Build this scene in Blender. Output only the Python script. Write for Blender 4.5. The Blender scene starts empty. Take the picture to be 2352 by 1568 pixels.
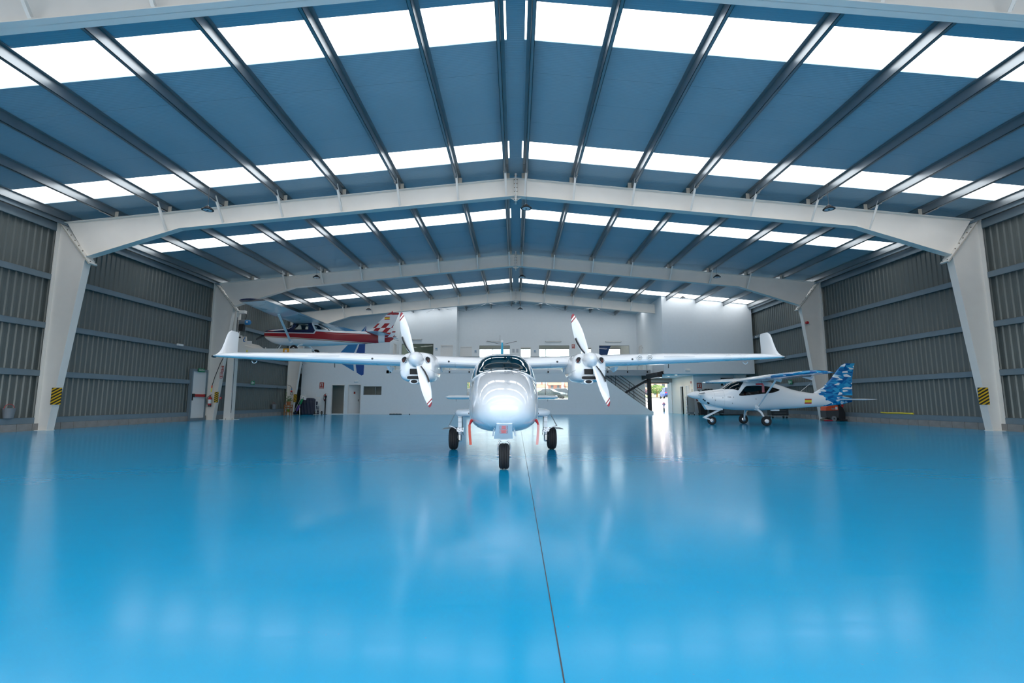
import bpy, bmesh, math, random
from mathutils import Vector, Matrix
random.seed(7)
S = bpy.context.scene
COL = S.collection
PI = math.pi

# ------------------------------------------------------------------ camera, sky, sun, exposure
cam = bpy.data.cameras.new('camera')
cam.sensor_width = 36.0
cam.lens = 36.0 * 1110.0 / 2352.0
cam.clip_end = 1000
camo = bpy.data.objects.new('camera', cam); COL.objects.link(camo)
camo.location = (0, 0, 0.98)
camo.rotation_euler = (math.radians(90) + math.atan(136.0 / 1110.0), 0, math.atan(9.0 / 1118.3))
S.camera = camo

W = bpy.data.worlds.new('world'); S.world = W; W.use_nodes = True
_n = W.node_tree.nodes; _l = W.node_tree.links
_sky = _n.new('ShaderNodeTexSky'); _sky.sky_type = 'NISHITA'; _sky.sun_disc = False
_sky.sun_elevation = math.radians(58); _sky.sun_rotation = math.radians(70); _sky.dust_density = 2.5; _sky.air_density = 1.0
_bg = _n['Background']; _bg.inputs['Strength'].default_value = 1.35
_hs = _n.new('ShaderNodeHueSaturation'); _hs.inputs['Saturation'].default_value = 0.3
_l.new(_sky.outputs[0], _hs.inputs['Color']); _l.new(_hs.outputs[0], _bg.inputs['Color'])

sun = bpy.data.lights.new('sun', 'SUN'); sun.energy = 4.5; sun.angle = math.radians(1.5); sun.color = (1.0, .95, .87)
suno = bpy.data.objects.new('sun', sun); COL.objects.link(suno)
suno.rotation_euler = (math.radians(-26), math.radians(-24), 0)     # high sun, from behind the building and its left

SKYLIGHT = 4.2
S.view_settings.view_transform = 'Standard'; S.view_settings.look = 'None'
S.view_settings.gamma = 1.0; S.view_settings.use_curve_mapping = False
S.view_settings.exposure = -0.32
S.cycles.use_denoising = True
S.cycles.max_bounces = 8; S.cycles.diffuse_bounces = 5; S.cycles.glossy_bounces = 4
S.cycles.adaptive_threshold = 0.015
S.cycles.transmission_bounces = 8; S.cycles.transparent_max_bounces = 16
S.cycles.caustics_reflective = False; S.cycles.caustics_refractive = False
S.cycles.sample_clamp_indirect = 8.0

# ------------------------------------------------------------------ material helpers
class Ex:
    """shader expression: python operators build math nodes"""
    def __init__(s, t, sock): s.t, s.k = t, sock
    def _op(s, op, o=None, c=None):
        n = s.t.nodes.new('ShaderNodeMath'); n.operation = op
        for i, q in enumerate((s, o, c)):
            if q is None: continue
            if isinstance(q, Ex): s.t.links.new(q.k, n.inputs[i])
            else: n.inputs[i].default_value = q
        return Ex(s.t, n.outputs[0])
    def __add__(s, o): return s._op('ADD', o)
    __radd__ = __add__
    def __sub__(s, o): return s._op('SUBTRACT', o)
    def __rsub__(s, o): return s._op('MULTIPLY', -1.0) + o
    def __mul__(s, o): return s._op('MULTIPLY', o)
    __rmul__ = __mul__
    def __truediv__(s, o): return s._op('DIVIDE', o)
    def gt(s, o): return s._op('GREATER_THAN', o)
    def lt(s, o): return s._op('LESS_THAN', o)
    def abs(s): return s._op('ABSOLUTE')
    def floor(s): return s._op('FLOOR')
    def fract(s): return s._op('FRACT')
    def mod(s, o): return s._op('FLOORED_MODULO', o)
    def max(s, o): return s._op('MAXIMUM', o)
    def min(s, o): return s._op('MINIMUM', o)
    def sin(s): return s._op('SINE')

def newmat(name):
    m = bpy.data.materials.new(name); m.use_nodes = True
    t = m.node_tree
    return m, t, t.nodes['Principled BSDF']

def coords(t, kind='Object'):
    c = t.nodes.new('ShaderNodeTexCoord'); s = t.nodes.new('ShaderNodeSeparateXYZ')
    t.links.new(c.outputs[kind], s.inputs[0])
    return Ex(t, s.outputs[0]), Ex(t, s.outputs[1]), Ex(t, s.outputs[2]), c.outputs[kind]

def noise(t, vec, scale, detail=3, rough=.5):
    n = t.nodes.new('ShaderNodeTexNoise'); n.inputs['Scale'].default_value = scale
    n.inputs['Detail'].default_value = detail; n.inputs['Roughness'].default_value = rough
    t.links.new(vec, n.inputs['Vector'])
    return Ex(t, n.outputs['Fac'])

def mixc(t, fac, a, b, blend='MIX'):
    n = t.nodes.new('ShaderNodeMix'); n.data_type = 'RGBA'; n.blend_type = blend
    for sock, v in ((n.inputs[0], fac), (n.inputs[6], a), (n.inputs[7], b)):
        if isinstance(v, Ex): t.links.new(v.k, sock)
        elif hasattr(v, 'is_linked'): t.links.new(v, sock)
        elif isinstance(v, (int, float)): sock.default_value = v
        else: sock.default_value = (*v, 1)
    return n.outputs[2]

def bump(t, b, h, strength=.2, dist=.01):
    n = t.nodes.new('ShaderNodeBump'); n.inputs['Strength'].default_value = strength; n.inputs['Distance'].default_value = dist
    t.links.new(h.k, n.inputs['Height']); t.links.new(n.outputs[0], b.inputs['Normal'])

def M(name, col, rough=.5, metal=0.0, var=.08, scale=6.0, bmp=0.0, bscale=40.0, coat=0.0, spec=.5):
    m, t, b = newmat(name)
    x, y, z, vec = coords(t)
    f = noise(t, vec, scale, 4)
    a = tuple(max(0, c * (1 - var)) for c in col); c2 = tuple(min(1, c * (1 + var)) for c in col)
    t.links.new(mixc(t, f, a, c2), b.inputs['Base Color'])
    r = (f * .2 + (rough - .1))
    t.links.new(r.k, b.inputs['Roughness'])
    b.inputs['Metallic'].default_value = metal
    b.inputs['Specular IOR Level'].default_value = spec
    if coat: b.inputs['Coat Weight'].default_value = coat; b.inputs['Coat Roughness'].default_value = .04
    if bmp: bump(t, b, noise(t, vec, bscale, 3), bmp, .01)
    return m

def mat_emit(name, col, strength):
    m, t, b = newmat(name)
    x, y, z, vec = coords(t)
    t.links.new(mixc(t, noise(t, vec, 1.5), tuple(c * .97 for c in col), col), b.inputs['Emission Color'])
    b.inputs['Emission Strength'].default_value = strength
    b.inputs['Base Color'].default_value = (.6, .6, .6, 1)
    return m

def mat_glass(name, tint, refl=.5, rough=.0):
    m, t, b = newmat(name)
    t.nodes.remove(b)
    out = t.nodes['Material Output']
    tr = t.nodes.new('ShaderNodeBsdfTransparent'); gl = t.nodes.new('ShaderNodeBsdfGlossy')
    gl.inputs['Roughness'].default_value = rough; gl.inputs['Color'].default_value = (1, 1, 1, 1)
    c = t.nodes.new('ShaderNodeTexCoord'); f0 = noise(t, c.outputs['Object'], 2.0)
    t.links.new(mixc(t, f0, tuple(v * .97 for v in tint), tint), tr.inputs['Color'])
    fr = t.nodes.new('ShaderNodeFresnel'); fr.inputs['IOR'].default_value = 1.5
    f = (Ex(t, fr.outputs[0]) * refl)
    mx = t.nodes.new('ShaderNodeMixShader')
    t.links.new(f.k, mx.inputs[0]); t.links.new(tr.outputs[0], mx.inputs[1]); t.links.new(gl.outputs[0], mx.inputs[2])
    t.links.new(mx.outputs[0], out.inputs['Surface'])
    return m

# ------------------------------------------------------------------ mesh helpers
class MB:
    def __init__(s): s.v = []; s.f = []; s.m = []
    def add(s, vs, fs, mi=0):
        o = len(s.v); s.v += [tuple(p) for p in vs]
        for f in fs: s.f.append(tuple(i + o for i in f)); s.m.append(mi)
        return s
    def hexa(s, p, mi=0):   # p: 4 bottom, 4 top (same order)
        return s.add(p, [(3, 2, 1, 0), (4, 5, 6, 7), (0, 1, 5, 4), (1, 2, 6, 5), (2, 3, 7, 6), (3, 0, 4, 7)], mi)
    def box(s, x0, x1, y0, y1, z0, z1, mi=0):
        return s.hexa([(x0, y0, z0), (x1, y0, z0), (x1, y1, z0), (x0, y1, z0), (x0, y0, z1), (x1, y0, z1), (x1, y1, z1), (x0, y1, z1)], mi)
    def cbox(s, c, d, mi=0):
        return s.box(c[0] - d[0] / 2, c[0] + d[0] / 2, c[1] - d[1] / 2, c[1] + d[1] / 2, c[2] - d[2] / 2, c[2] + d[2] / 2, mi)
    def bar(s, a, b, w, h, up=(0, 0, 1), mi=0):   # rectangular bar from a to b
        a, b = Vector(a), Vector(b); d = (b - a).normalized()
        sd = d.cross(Vector(up))
        if sd.length < 1e-4: sd = d.cross(Vector((1, 0, 0)))
        sd.normalize(); u = sd.cross(d)
        q = [sd * (-w / 2) + u * (-h / 2), sd * (w / 2) + u * (-h / 2), sd * (w / 2) + u * (h / 2), sd * (-w / 2) + u * (h / 2)]
        return s.hexa([a + k for k in q] + [b + k for k in q], mi)
    def prism(s, poly, a, b, ax='y', mi=0):
        n = len(poly)
        def P(p, t):
            return {'x': (t, p[0], p[1]), 'y': (p[0], t, p[1]), 'z': (p[0], p[1], t)}[ax]
        return s.add([P(p, a) for p in poly] + [P(p, b) for p in poly],
                     [tuple(range(n))[::-1], tuple(range(n, 2 * n))] + [(i, (i + 1) % n, (i + 1) % n + n, i + n) for i in range(n)], mi)
    def loft(s, rings, closed=True, cap0=True, cap1=True, mi=0):
        n = len(rings[0]); vs = [p for r in rings for p in r]; fs = []
        for i in range(len(rings) - 1):
            for j in range(n if closed else n - 1):
                k = (j + 1) % n
                fs.append((i * n + j, i * n + k, (i + 1) * n + k, (i + 1) * n + j))
        if cap0: fs.append(tuple(range(n))[::-1])
        if cap1: fs.append(tuple(range((len(rings) - 1) * n, len(rings) * n)))
        return s.add(vs, fs, mi)
    def tube(s, pts, r, n=8, mi=0, cap=True):
        pts = [Vector(p) for p in pts]; rings = []
        rr = r if isinstance(r, (list, tuple)) else [r] * len(pts)
        ref = None
        for i, p in enumerate(pts):
            d = (pts[min(i + 1, len(pts) - 1)] - pts[max(i - 1, 0)]).normalized()
            if ref is None:
                ref = Vector((0, 0, 1)) if abs(d.z) < .9 else Vector((1, 0, 0))
            u = d.cross(ref).normalized(); w = u.cross(d).normalized(); ref = w
            rings.append([p + (u * math.cos(2 * PI * k / n) + w * math.sin(2 * PI * k / n)) * rr[i] for k in range(n)])
        return s.loft(rings, True, cap, cap, mi)
    def lathe(s, prof, o=(0, 0, 0), ax=(0, 0, 1), n=24, mi=0, cap=True):
        o = Vector(o); d = Vector(ax).normalized()
        u = d.orthogonal().normalized(); w = d.cross(u)
        rings = [[o + d * h + (u * math.cos(2 * PI * k / n) + w * math.sin(2 * PI * k / n)) * max(r, 1e-4) for k in range(n)] for r, h in prof]
        return s.loft(rings, True, cap, cap, mi)
    def torus(s, R, r, o=(0, 0, 0), ax=(0, 0, 1), n=24, m=8, mi=0):
        return s.lathe([(R + r * math.cos(2 * PI * k / m), r * math.sin(2 * PI * k / m)) for k in range(m + 1)], o, ax, n, mi, cap=False)
    def build(s, name, mats, parent=None, loc=None, smooth=None, recalc=True):
        me = bpy.data.meshes.new(name)
        me.from_pydata(s.v, [], s.f)
        if not isinstance(mats, (list, tuple)): mats = [mats]
        for m in mats: me.materials.append(m)
        if len(mats) > 1: me.polygons.foreach_set('material_index', s.m)
        if recalc:
            bm = bmesh.new(); bm.from_mesh(me); bmesh.ops.recalc_face_normals(bm, faces=bm.faces); bm.to_mesh(me); bm.free()
        if smooth is not None:
            me.polygons.foreach_set('use_smooth', [True] * len(me.polygons))
            me.set_sharp_from_angle(angle=math.radians(smooth))
        me.update()
        return link(name, me, parent, loc)

def link(name, data, parent=None, loc=None):
    o = bpy.data.objects.new(name, data); COL.objects.link(o)
    if parent is not None: o.parent = parent
    if loc is not None: o.location = loc
    return o
def tag(o, label, cat=None, group=None, kind=None):
    o['label'] = label
    if cat: o['category'] = cat
    if group: o['group'] = group
    if kind: o['kind'] = kind
    return o
def thing(name, label, cat, loc=(0, 0, 0), rz=0.0, group=None, kind=None):
    o = link(name, None); o.location = loc; o.rotation_euler = (0, 0, rz); o.empty_display_size = .2
    return tag(o, label, cat, group, kind)
def part(name, me, parent, loc=(0, 0, 0), rot=(0, 0, 0), scale=None):
    o = link(name, me, parent); o.location = loc; o.rotation_euler = rot
    if scale: o.scale = scale
    return o
def text(name, body, size, mat, parent, loc, rot, ext=.002):
    c = bpy.data.curves.new(name, 'FONT'); c.body = body; c.size = size; c.extrude = ext
    c.align_x = 'CENTER'; c.align_y = 'CENTER'; c.resolution_u = 2
    tmp = bpy.data.objects.new(name, c)
    me = bpy.data.meshes.new_from_object(tmp)
    bpy.data.objects.remove(tmp); me.name = name
    me.materials.clear(); me.materials.append(mat)
    o = link(name, me, parent); o.location = loc; o.rotation_euler = rot
    return o
def copytree(o, parent=None):
    c = o.copy(); COL.objects.link(c); c.parent = parent
    for ch in list(o.children): copytree(ch, c)
    return c

# ------------------------------------------------------------------ materials
WHITE = (.8, .81, .82)
m_white_wall = M('plaster_white_bounce_tint', (.75, .8, .83), .65, var=.03, bmp=.03, bscale=60)  # white plaster, with the floor's blue bounce light tinted into the colour
m_cream_wall = M('plaster_cream', (.78, .75, .68), .65, var=.03)
m_frame = M('frame_paint', (.78, .75, .70), .5, var=.05, scale=2.5)
m_plate = M('end_plate_primer', (.55, .5, .42), .6, var=.15)
m_bolt = M('bolt_steel', (.2, .17, .14), .5, .7)
m_galv = M('galvanised_steel', (.30, .33, .35), .36, .75, var=.12, scale=3)
m_girt = M('girt_steel', (.2, .26, .3), .45, .4, var=.12, scale=3)
m_block = M('concrete_block', (.26, .25, .24), .9, var=.25, scale=5, bmp=.3, bscale=50)
m_black = M('black_paint', (.012, .013, .016), .4, var=.2)
m_dark = M('dark_grey', (.05, .055, .06), .5, var=.2)
m_rubber = M('rubber', (.013, .014, .016), .75, var=.2, bmp=.1)
m_chrome = M('bright_metal', (.62, .63, .64), .25, .9)
m_steel = M('brushed_steel', (.5, .51, .5), .32, .85)
m_air = M('aircraft_white', (.86, .87, .88), .3, var=.015, scale=2, coat=1.0)
m_airdark = M('inlet_black', (.006, .006, .007), .7)
m_red = M('signal_red', (.5, .02, .025), .4)
m_darkred = M('tip_red', (.33, .012, .03), .35)
m_orange = M('machine_orange', (.75, .09, .03), .45)
m_lift_orange = M('lift_orange', (.75, .33, .02), .5)
m_yellow = M('yellow_plastic', (.8, .66, .05), .5)
m_green = M('sign_green', (.01, .2, .09), .5)
m_signwhite = M('sign_white', (.75, .76, .76), .5)
m_signred = M('sign_red', (.36, .05, .035), .5)
m_blue1 = M('logo_light_blue', (.02, .2, .47), .5)
m_blue2 = M('logo_dark_blue', (.01, .075, .3), .5)
m_cyan = M('fin_blue', (.0, .46, .72), .3, coat=.4)
m_door = M('door_white', (.74, .74, .73), .45, var=.03)
m_shade = M('roller_shutter_grey', (.24, .26, .26), .5)
m_tarp = M('tarpaulin_navy', (.02, .03, .06), .6, var=.3, bmp=.4, bscale=9)
m_wood = M('stand_wood', (.35, .14, .05), .6, var=.3, scale=14)
m_leaf = M('leaf_green', (.06, .2, .025), .5, var=.4, scale=20)
m_terra = M('terracotta', (.45, .16, .06), .8)
m_bucket = M('bucket_grey', (.18, .2, .22), .5)
m_seat = M('seat_tan', (.42, .35, .28), .8)
m_seatdark = M('seat_dark', (.06, .05, .05), .8)
m_led = M('lamp_lens', (.7, .74, .78), .25)
m_tube = M('tube_diffuser', (.85, .85, .83), .4)
m_fabric = M('white_cloth', (.8, .78, .76), .9)
m_ribbon = M('red_ribbon', (.6, .1, .06), .7)
m_stair = M('slab_fascia', (.32, .36, .39), .6)
m_ceil = M('office_ceiling', (.62, .6, .54), .8)
m_ofloor = M('office_floor', (.35, .33, .3), .5)
g_clear = mat_glass('clear_glass', (.93, .96, .96), .8)
g_cabin = mat_glass('cabin_glass', (.36, .5, .56), 1.6)
g_tint = mat_glass('smoked_glass', (.05, .05, .06), 1.3)
g_cessna = mat_glass('acrylic_glass', (.75, .8, .8), 1.2)
g_office = mat_glass('office_glass', (.6, .68, .64), 1.0)
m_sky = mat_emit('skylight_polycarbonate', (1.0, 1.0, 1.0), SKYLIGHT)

m_down = mat_emit('downlight_glow', (1.0, .93, .8), 6.0)
def make_floor_mat():
    m, t, b = newmat('blue_epoxy')
    x, y, z, vec = coords(t)
    n1 = noise(t, vec, .35, 4); n2 = noise(t, vec, 3.0, 6, .65)
    mp = t.nodes.new('ShaderNodeMapping'); t.links.new(vec, mp.inputs[0]); mp.inputs['Scale'].default_value = (1, 9, 1); mp.inputs['Rotation'].default_value = (0, 0, .15)
    n3 = noise(t, mp.outputs[0], 1.2, 6, .7)
    c = mixc(t, n1, (.0, .30, .545), (.0, .335, .59))
    c = mixc(t, (n2 - .45) * .8, c, (.0, .265, .50))
    sp = noise(t, vec, 38.0, 2, .5)
    c = mixc(t, sp.gt(.74) * .35, c, (.12, .2, .3))
    t.links.new(c, b.inputs['Base Color'])
    r = n3 * .12 + n2 * .06 + .075
    t.links.new(r.k, b.inputs['Roughness'])
    b.inputs['Specular IOR Level'].default_value = .4
    b.inputs['IOR'].default_value = 1.5
    return m
m_floor = make_floor_mat()

def make_roof_mat():
    m, t, b = newmat('roof_sheet')
    x, y, z, vec = coords(t)
    f = noise(t, vec, 1.1, 4)
    t.links.new(mixc(t, f, (.28, .41, .48), (.32, .46, .54)), b.inputs['Base Color'])
    b.inputs['Roughness'].default_value = .42
    w = (y * (2 * PI / .053)).sin()
    bump(t, b, w, .35, .004)
    return m
m_roof = make_roof_mat()

def make_sheet_mat():
    m, t, b = newmat('wall_sheet')
    x, y, z, vec = coords(t)
    f = noise(t, vec, 1.4, 4); g = noise(t, vec, 30, 2)
    c = mixc(t, f, (.125, .145, .14), (.165, .18, .17))
    t.links.new(c, b.inputs['Base Color']); b.inputs['Metallic'].default_value = .25
    t.links.new((g * .12 + .36).k, b.inputs['Roughness'])
    return m
m_sheet = make_sheet_mat()

def make_hazard():
    m, t, b = newmat('hazard_stripes')
    x, y, z, vec = coords(t)
    s = ((x * .55 + z * -1.0) / .105).fract().gt(.5)
    f = noise(t, vec, 9)
    t.links.new(mixc(t, s, mixc(t, f, (.62, .38, .01), (.75, .47, .02)), (.012, .012, .014)), b.inputs['Base Color'])
    b.inputs['Roughness'].default_value = .5
    return m
m_hazard = make_hazard()

# ------------------------------------------------------------------ hangar shell
FR = [7.4, 16.2, 25.0, 33.8]          # frame stations
XW = 16.12                            # cladding line
SL = .0994                            # roof slope
Y0, Y1 = -1.5, 44.0
def ztop(x): return 8.72 - SL * abs(x)          # top of rafters
def zroof(x): return 8.985 - SL * abs(x)        # underside of roof sheets

fl = MB().box(-16.6, 16.6, Y0, 44.2, -.25, 0).build('floor', m_floor)
tag(fl, 'glossy bright blue epoxy hangar floor', 'floor', kind='structure')
MB().box(.166, .1715, Y0, 35, -.01, .0012).build('floor_joint', m_dark, fl)
MB().box(-16, 16, 14.02, 14.028, -.01, .0008).build('floor_joint', m_blue2, fl)

def corrug(n=5, p=.22, d=.028):
    pts = [(0, 0)]
    for i in range(n):
        a = i * p
        pts += [(a + .05, 0), (a + .08, d), (a + .14, d), (a + .17, 0)]
    pts.append((n * p, 0)); return pts
def sheet_mesh(sg):
    mb = MB(); pr = corrug(); z0, z1 = .27, 7.3
    n = len(pr)
    vs = [(sg * (XW - h), y, z0) for y, h in pr] + [(sg * (XW - h), y, z1) for y, h in pr]
    vs += [(sg * (XW - h + .004), y, z0) for y, h in pr] + [(sg * (XW - h + .004), y, z1) for y, h in pr]
    fs = []
    for i in range(n - 1):
        fs += [(i, i + 1, n + i + 1, n + i), (2 * n + i, 2 * n + i + 1, 3 * n + i + 1, 3 * n + i)]
    mb.add(vs, fs)
    me = bpy.data.meshes.new('cladding_sheet'); me.from_pydata(mb.v, [], mb.f); me.materials.append(m_sheet); me.update()
    return me
def girt_mesh(L, sg, h=.2, d=.16, t=.008):
    # Z section along y, web towards the hangar
    x0 = sg * (XW - .015); x1 = sg * (XW - .015 - d)
    mb = MB()
    def bx(a, b, c, e): mb.box(min(a, b), max(a, b), 0, L, c, e)
    bx(x1, x1 + sg * t, -h / 2, h / 2)
    bx(x0, x1, h / 2 - t, h / 2)
    bx(x1, x1 + sg * .06, -h / 2, -h / 2 + t)
    bx(x1 + sg * .05, x1 + sg * .055, -h / 2, -h / 2 + .03)
    me = bpy.data.meshes.new('girt'); me.from_pydata(mb.v, [], mb.f); me.materials.append(m_girt); me.update()
    return me
def block_mesh():
    o = MB()
    o.hexa([(-.12, .006, 0), (.12, .006, 0), (.12, .494, 0), (-.12, .494, 0), (-.115, .011, .23), (.115, .011, .23), (.115, .489, .23), (-.115, .489, .23)])
    me = bpy.data.meshes.new('concrete_block'); me.from_pydata(o.v, [], o.f); me.materials.append(m_block); me.update(); return me
bays = [(Y0, 7.4), (7.4, 16.2), (16.2, 25.0), (25.0, 33.8), (33.8, Y1)]
GZ = [.33, 1.9, 3.52, 5.2, 6.93]
bme = block_mesh()
for sg, nm, lab in ((-1, 'wall_left', 'grey corrugated steel wall beside the lifted red and navy aeroplane'), (1, 'wall_right', 'grey corrugated steel wall behind the blue-tailed aeroplane')):
    w = thing(nm, lab, 'wall', kind='structure')
    sm = sheet_mesh(sg)
    k = 0
    y = Y0
    while y < Y1 - .5:
        part('cladding_sheet', sm, w, (0, y, 0)); y += 1.1
    for (a, b) in bays:
        gm = girt_mesh(b - a - .02, sg)
        for z in GZ: part('girt', gm, w, (0, a + .01, z))
    sl = girt_mesh(1.1, sg, .19, .155)
    for f in FR:
        for z in GZ[:4]: part('girt_sleeve', sl, w, (sg * -.004, f - .55, z))
    y = Y0
    while y < 43.6:
        part('concrete_block', bme, w, (sg * (XW - .08 + random.uniform(-.006, .006)), y, 0)); y += .5
    # eave beam and gutter lip under the roof edge
    mb = MB(); mb.box(min(sg * 15.95, sg * 16.12), max(sg * 15.95, sg * 16.12), Y0, Y1, 7.02, 7.1)
    mb.box(min(sg * 15.72, sg * 15.75), max(sg * 15.72, sg * 15.75), Y0, Y1, 7.06, 7.18)
    mb.build('eave_flashing', m_girt, w)

# ---- roof: ceiling > roof_panel, skylight_panel, purlin, ridge_cap
ceil = thing('ceiling', 'ribbed metal roof with white skylight strips and steel purlins', 'ceiling', kind='structure')
PW = 1.06
def slope_panel(sg, y0, y1, x0, x1, th, mat, name, dz=0.0):
    mb = MB()
    a, b = sg * x0, sg * x1
    za, zb = zroof(x0) + dz, zroof(x1) + dz
    mb.hexa([(a, y0, za), (b, y0, zb), (b, y1, zb), (a, y1, za), (a, y0, za + th), (b, y0, zb + th), (b, y1, zb + th), (a, y1, za + th)])
    return mb.build(name, mat, ceil)
sky_k = {-9, -5, 0, 5, 10, 16, 21, 26, 30}
XPUR = [.33, 2.0, 4.03, 6.05, 8.1, 10.17, 12.13, 13.98, 15.62]
for k in range(-10, 34):
    ya = 8.82 + k * PW; yb = ya + PW
    if yb < Y0 or ya > Y1: continue
    for sg in (-1, 1):
        if k in sky_k:
            slope_panel(sg, ya + .01, yb - .01, .14, 15.72, .03, m_sky, 'skylight_panel', .012)
            for xe in (15.72,):
                slope_panel(sg, ya, yb, xe, 16.3, .08, m_roof, 'roof_panel')
        else:
            slope_panel(sg, ya + .004, yb - .004, .14, 16.3, .08, m_roof, 'roof_panel', random.uniform(0, .004))
MB().box(-.2, .2, Y0, Y1, 8.955, 8.965).build('ridge_cap', m_roof, ceil)
MB().prism([(-.3, 9.03), (0, 9.07), (.3, 9.03), (.3, 9.12), (0, 9.16), (-.3, 9.12)], Y0, Y1, 'y').build('ridge_cap', m_roof, ceil)
# outer weather skin keeps daylight out of panel joints
for sg in (-1, 1):
    slope_panel(sg, Y0, Y1, .0, 16.4, .03, m_roof, 'roof_skin', .13)
def purlin_mesh(L, sg, x):
    h, fw, t = .25, .085, .01
    mb = MB(); zt = zroof(x) - .004
    def bx(a, b, c, e): mb.box(min(a, b), max(a, b), 0, L, c, e)
    X = sg * x
    bx(X, X + sg * t, zt - h, zt)                       # web
    bx(X, X + sg * fw, zt - h, zt - h + t)              # bottom flange, towards the eave
    bx(X + sg * (fw - t), X + sg * fw, zt - h, zt - h + .025)
    bx(X - sg * fw, X + sg * t, zt - t, zt)
    me = bpy.data.meshes.new('purlin'); me.from_pydata(mb.v, [], mb.f); me.materials.append(m_galv); me.update()
    return me
for sg in (-1, 1):
    for x in XPUR:
        for (a, b) in bays:
            if b > 43: b = 39.2
            me = purlin_mesh(b - a - .01, sg, x)
            part('purlin', me, ceil, (0, a + .005, 0))
        sme = purlin_mesh(1.3, sg, x)
        for f in FR:
            part('purlin_sleeve', sme, ceil, (sg * .011, f - .65, -.012))

# ---- portal frames
def frame(Y, label):
    r = thing('portal_frame', label, 'steel frame', (0, Y, 0), kind='structure', group='portal frames of the hangar')
    fw = .13; t = .014
    for sg in (-1, 1):
        def XF(p): return (sg * p[0], p[1])
        # column: tapered I section
        c = MB()
        ob, it = 15.95, (14.86, 5.86)
        web = [XF(p) for p in ((ob, 0), (ob, 7.2), (15.86, 7.13), it, (15.52, 0))]
        c.prism(web, -.006, .006, 'y')
        c.prism([XF(p) for p in ((ob - t, 0), (ob + t, 0), (ob + t, 7.22), (ob - t, 7.18))], -fw, fw, 'y')
        c.prism([XF(p) for p in ((15.52 + t, 0), (15.52 - t, 0), (it[0] - t, it[1]), (it[0] + t, it[1] + .02))], -fw, fw, 'y')
        c.build('column', m_frame, r)
        MB().box(min(sg * 15.48, sg * 16.0), max(sg * 15.48, sg * 16.0), -.14, .14, 0, .012).build('base_plate', m_frame, r)
        # knee end plates on the mitre
        A = Vector((sg * 16.0, 0, 7.3)); B = Vector((sg * 14.66, 0, 5.66))
        n = Vector((sg * (7.3 - 5.66), 0, -(16.0 - 14.66))).normalized()
        for q in (-.017, .017):
            MB().bar(A + n * q, B + n * q, .30, .026, up=n).build('end_plate', m_frame if q < 0 else m_plate, r)
        bl = MB()
        for i in range(9):
            p = A.lerp(B, .04 + .92 * i / 8)
            for yy in (-.1, .1):
                a = p + Vector((0, yy, 0)) - n * .055; b = p + Vector((0, yy, 0)) + n * .055
                bl.tube([a, b], .018, 6)
        bl.build('bolt_row', m_bolt, r)
        # rafter: haunched I section
        top = [(15.72, ztop(15.72)), (0.02, ztop(0.02))]
        bot = [(0.02, 8.06), (11.7, 6.92), (14.88, 5.9)]
        rf = MB()
        rf.prism([XF(p) for p in (top + bot)], -.006, .006, 'y')
        rf.prism([XF(p) for p in (top[0], top[1], (top[1][0], top[1][1] - .016), (top[0][0], top[0][1] - .016))], -fw, fw, 'y')
        for a, b in ((bot[0], bot[1]), (bot[1], bot[2])):
            rf.prism([XF(p) for p in (a, b, (b[0], b[1] + .016), (a[0], a[1] + .016))], -fw, fw, 'y')
        rf.build('rafter', m_frame, r)
        for x in XPUR[:8]:
            # fly brace from bottom flange up to the purlin, and the purlin cleat
            zb = 8.06 - (8.06 - 6.92) * x / 11.7 if x < 11.7 else 6.92 - (6.92 - 5.9) * (x - 11.7) / 3.18
            if x < 13:
                fa, fb = (sg * x, -.12, zb + .03), (sg * (x + .03), -.62, ztop(x) + .14)
                fbm = MB(); fbm.bar(fa, fb, .07, .007); fbm.bar((fa[0] + .032, fa[1], fa[2] + .03), (fb[0] + .032, fb[1], fb[2] + .03), .007, .06)
                fbm.build('fly_brace', m_frame, r)
            MB().box(sg * x - .06 - sg * .06, sg * x + .06 - sg * .06, -.12, -.11, ztop(x), ztop(x) + .2).build('cleat', m_plate, r)
    pl = MB(); pl.box(-.03, -.003, -.16, .16, 7.86, 8.86); pl.box(.003, .03, -.16, .16, 7.86, 8.86)
    pl.build('ridge_plate', m_frame, r)
    g = MB(); g.prism([(-.2, 8.03), (.2, 8.03), (.0, 7.9)], -.006, .006, 'y'); g.build('gusset', m_frame, r)
    bl = MB()
    for i in range(7):
        z = 7.93 + i * .145
        for yy in (-.11, .11): bl.tube([(-.06, yy, z), (.06, yy, z)], .017, 6)
    bl.build('bolt_row', m_bolt, r)
    return r
for Y, lb in zip(FR, ('nearest white steel portal frame, cut by the top of the picture', 'large white steel portal frame above the twin-engine aeroplane, with striped plates on both columns',
                      'middle white steel portal frame, its left column beside the aircraft lift', 'farthest white steel portal frame, against the office walls')):
    frame(Y, lb)

# ---- thin cross bracing rods under the roof at the back
for i, (x0, x1) in enumerate(((4.2, 8.0), (.5, 3.9), (-3.9, -.5), (-8.0, -4.2))):
    for a, b in ((x0, x1), (x1, x0)):
        MB().tube([(a, 34.2, zroof(a) - .34), (b, 38.9, zroof(b) - .34)], .012, 6).build('brace_rod', m_chrome, ceil)

# ---- front wall behind the camera with the open hangar doorway
fw_ = MB()
for a, b, z0, z1 in ((-16.2, -14.6, 0, 7.3), (14.6, 16.2, 0, 7.3), (-14.6, 14.6, 5.7, 7.4)):
    fw_.box(a, b, Y0 - .15, Y0, z0, z1)
fw_.prism([(-16.2, 7.3), (16.2, 7.3), (16.2, 7.55), (0, 9.15), (-16.2, 7.55)], Y0 - .15, Y0, 'y')
tag(fw_.build('wall_front', m_sheet), 'front hangar wall around the open doorway', 'wall', kind='structure')

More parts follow.
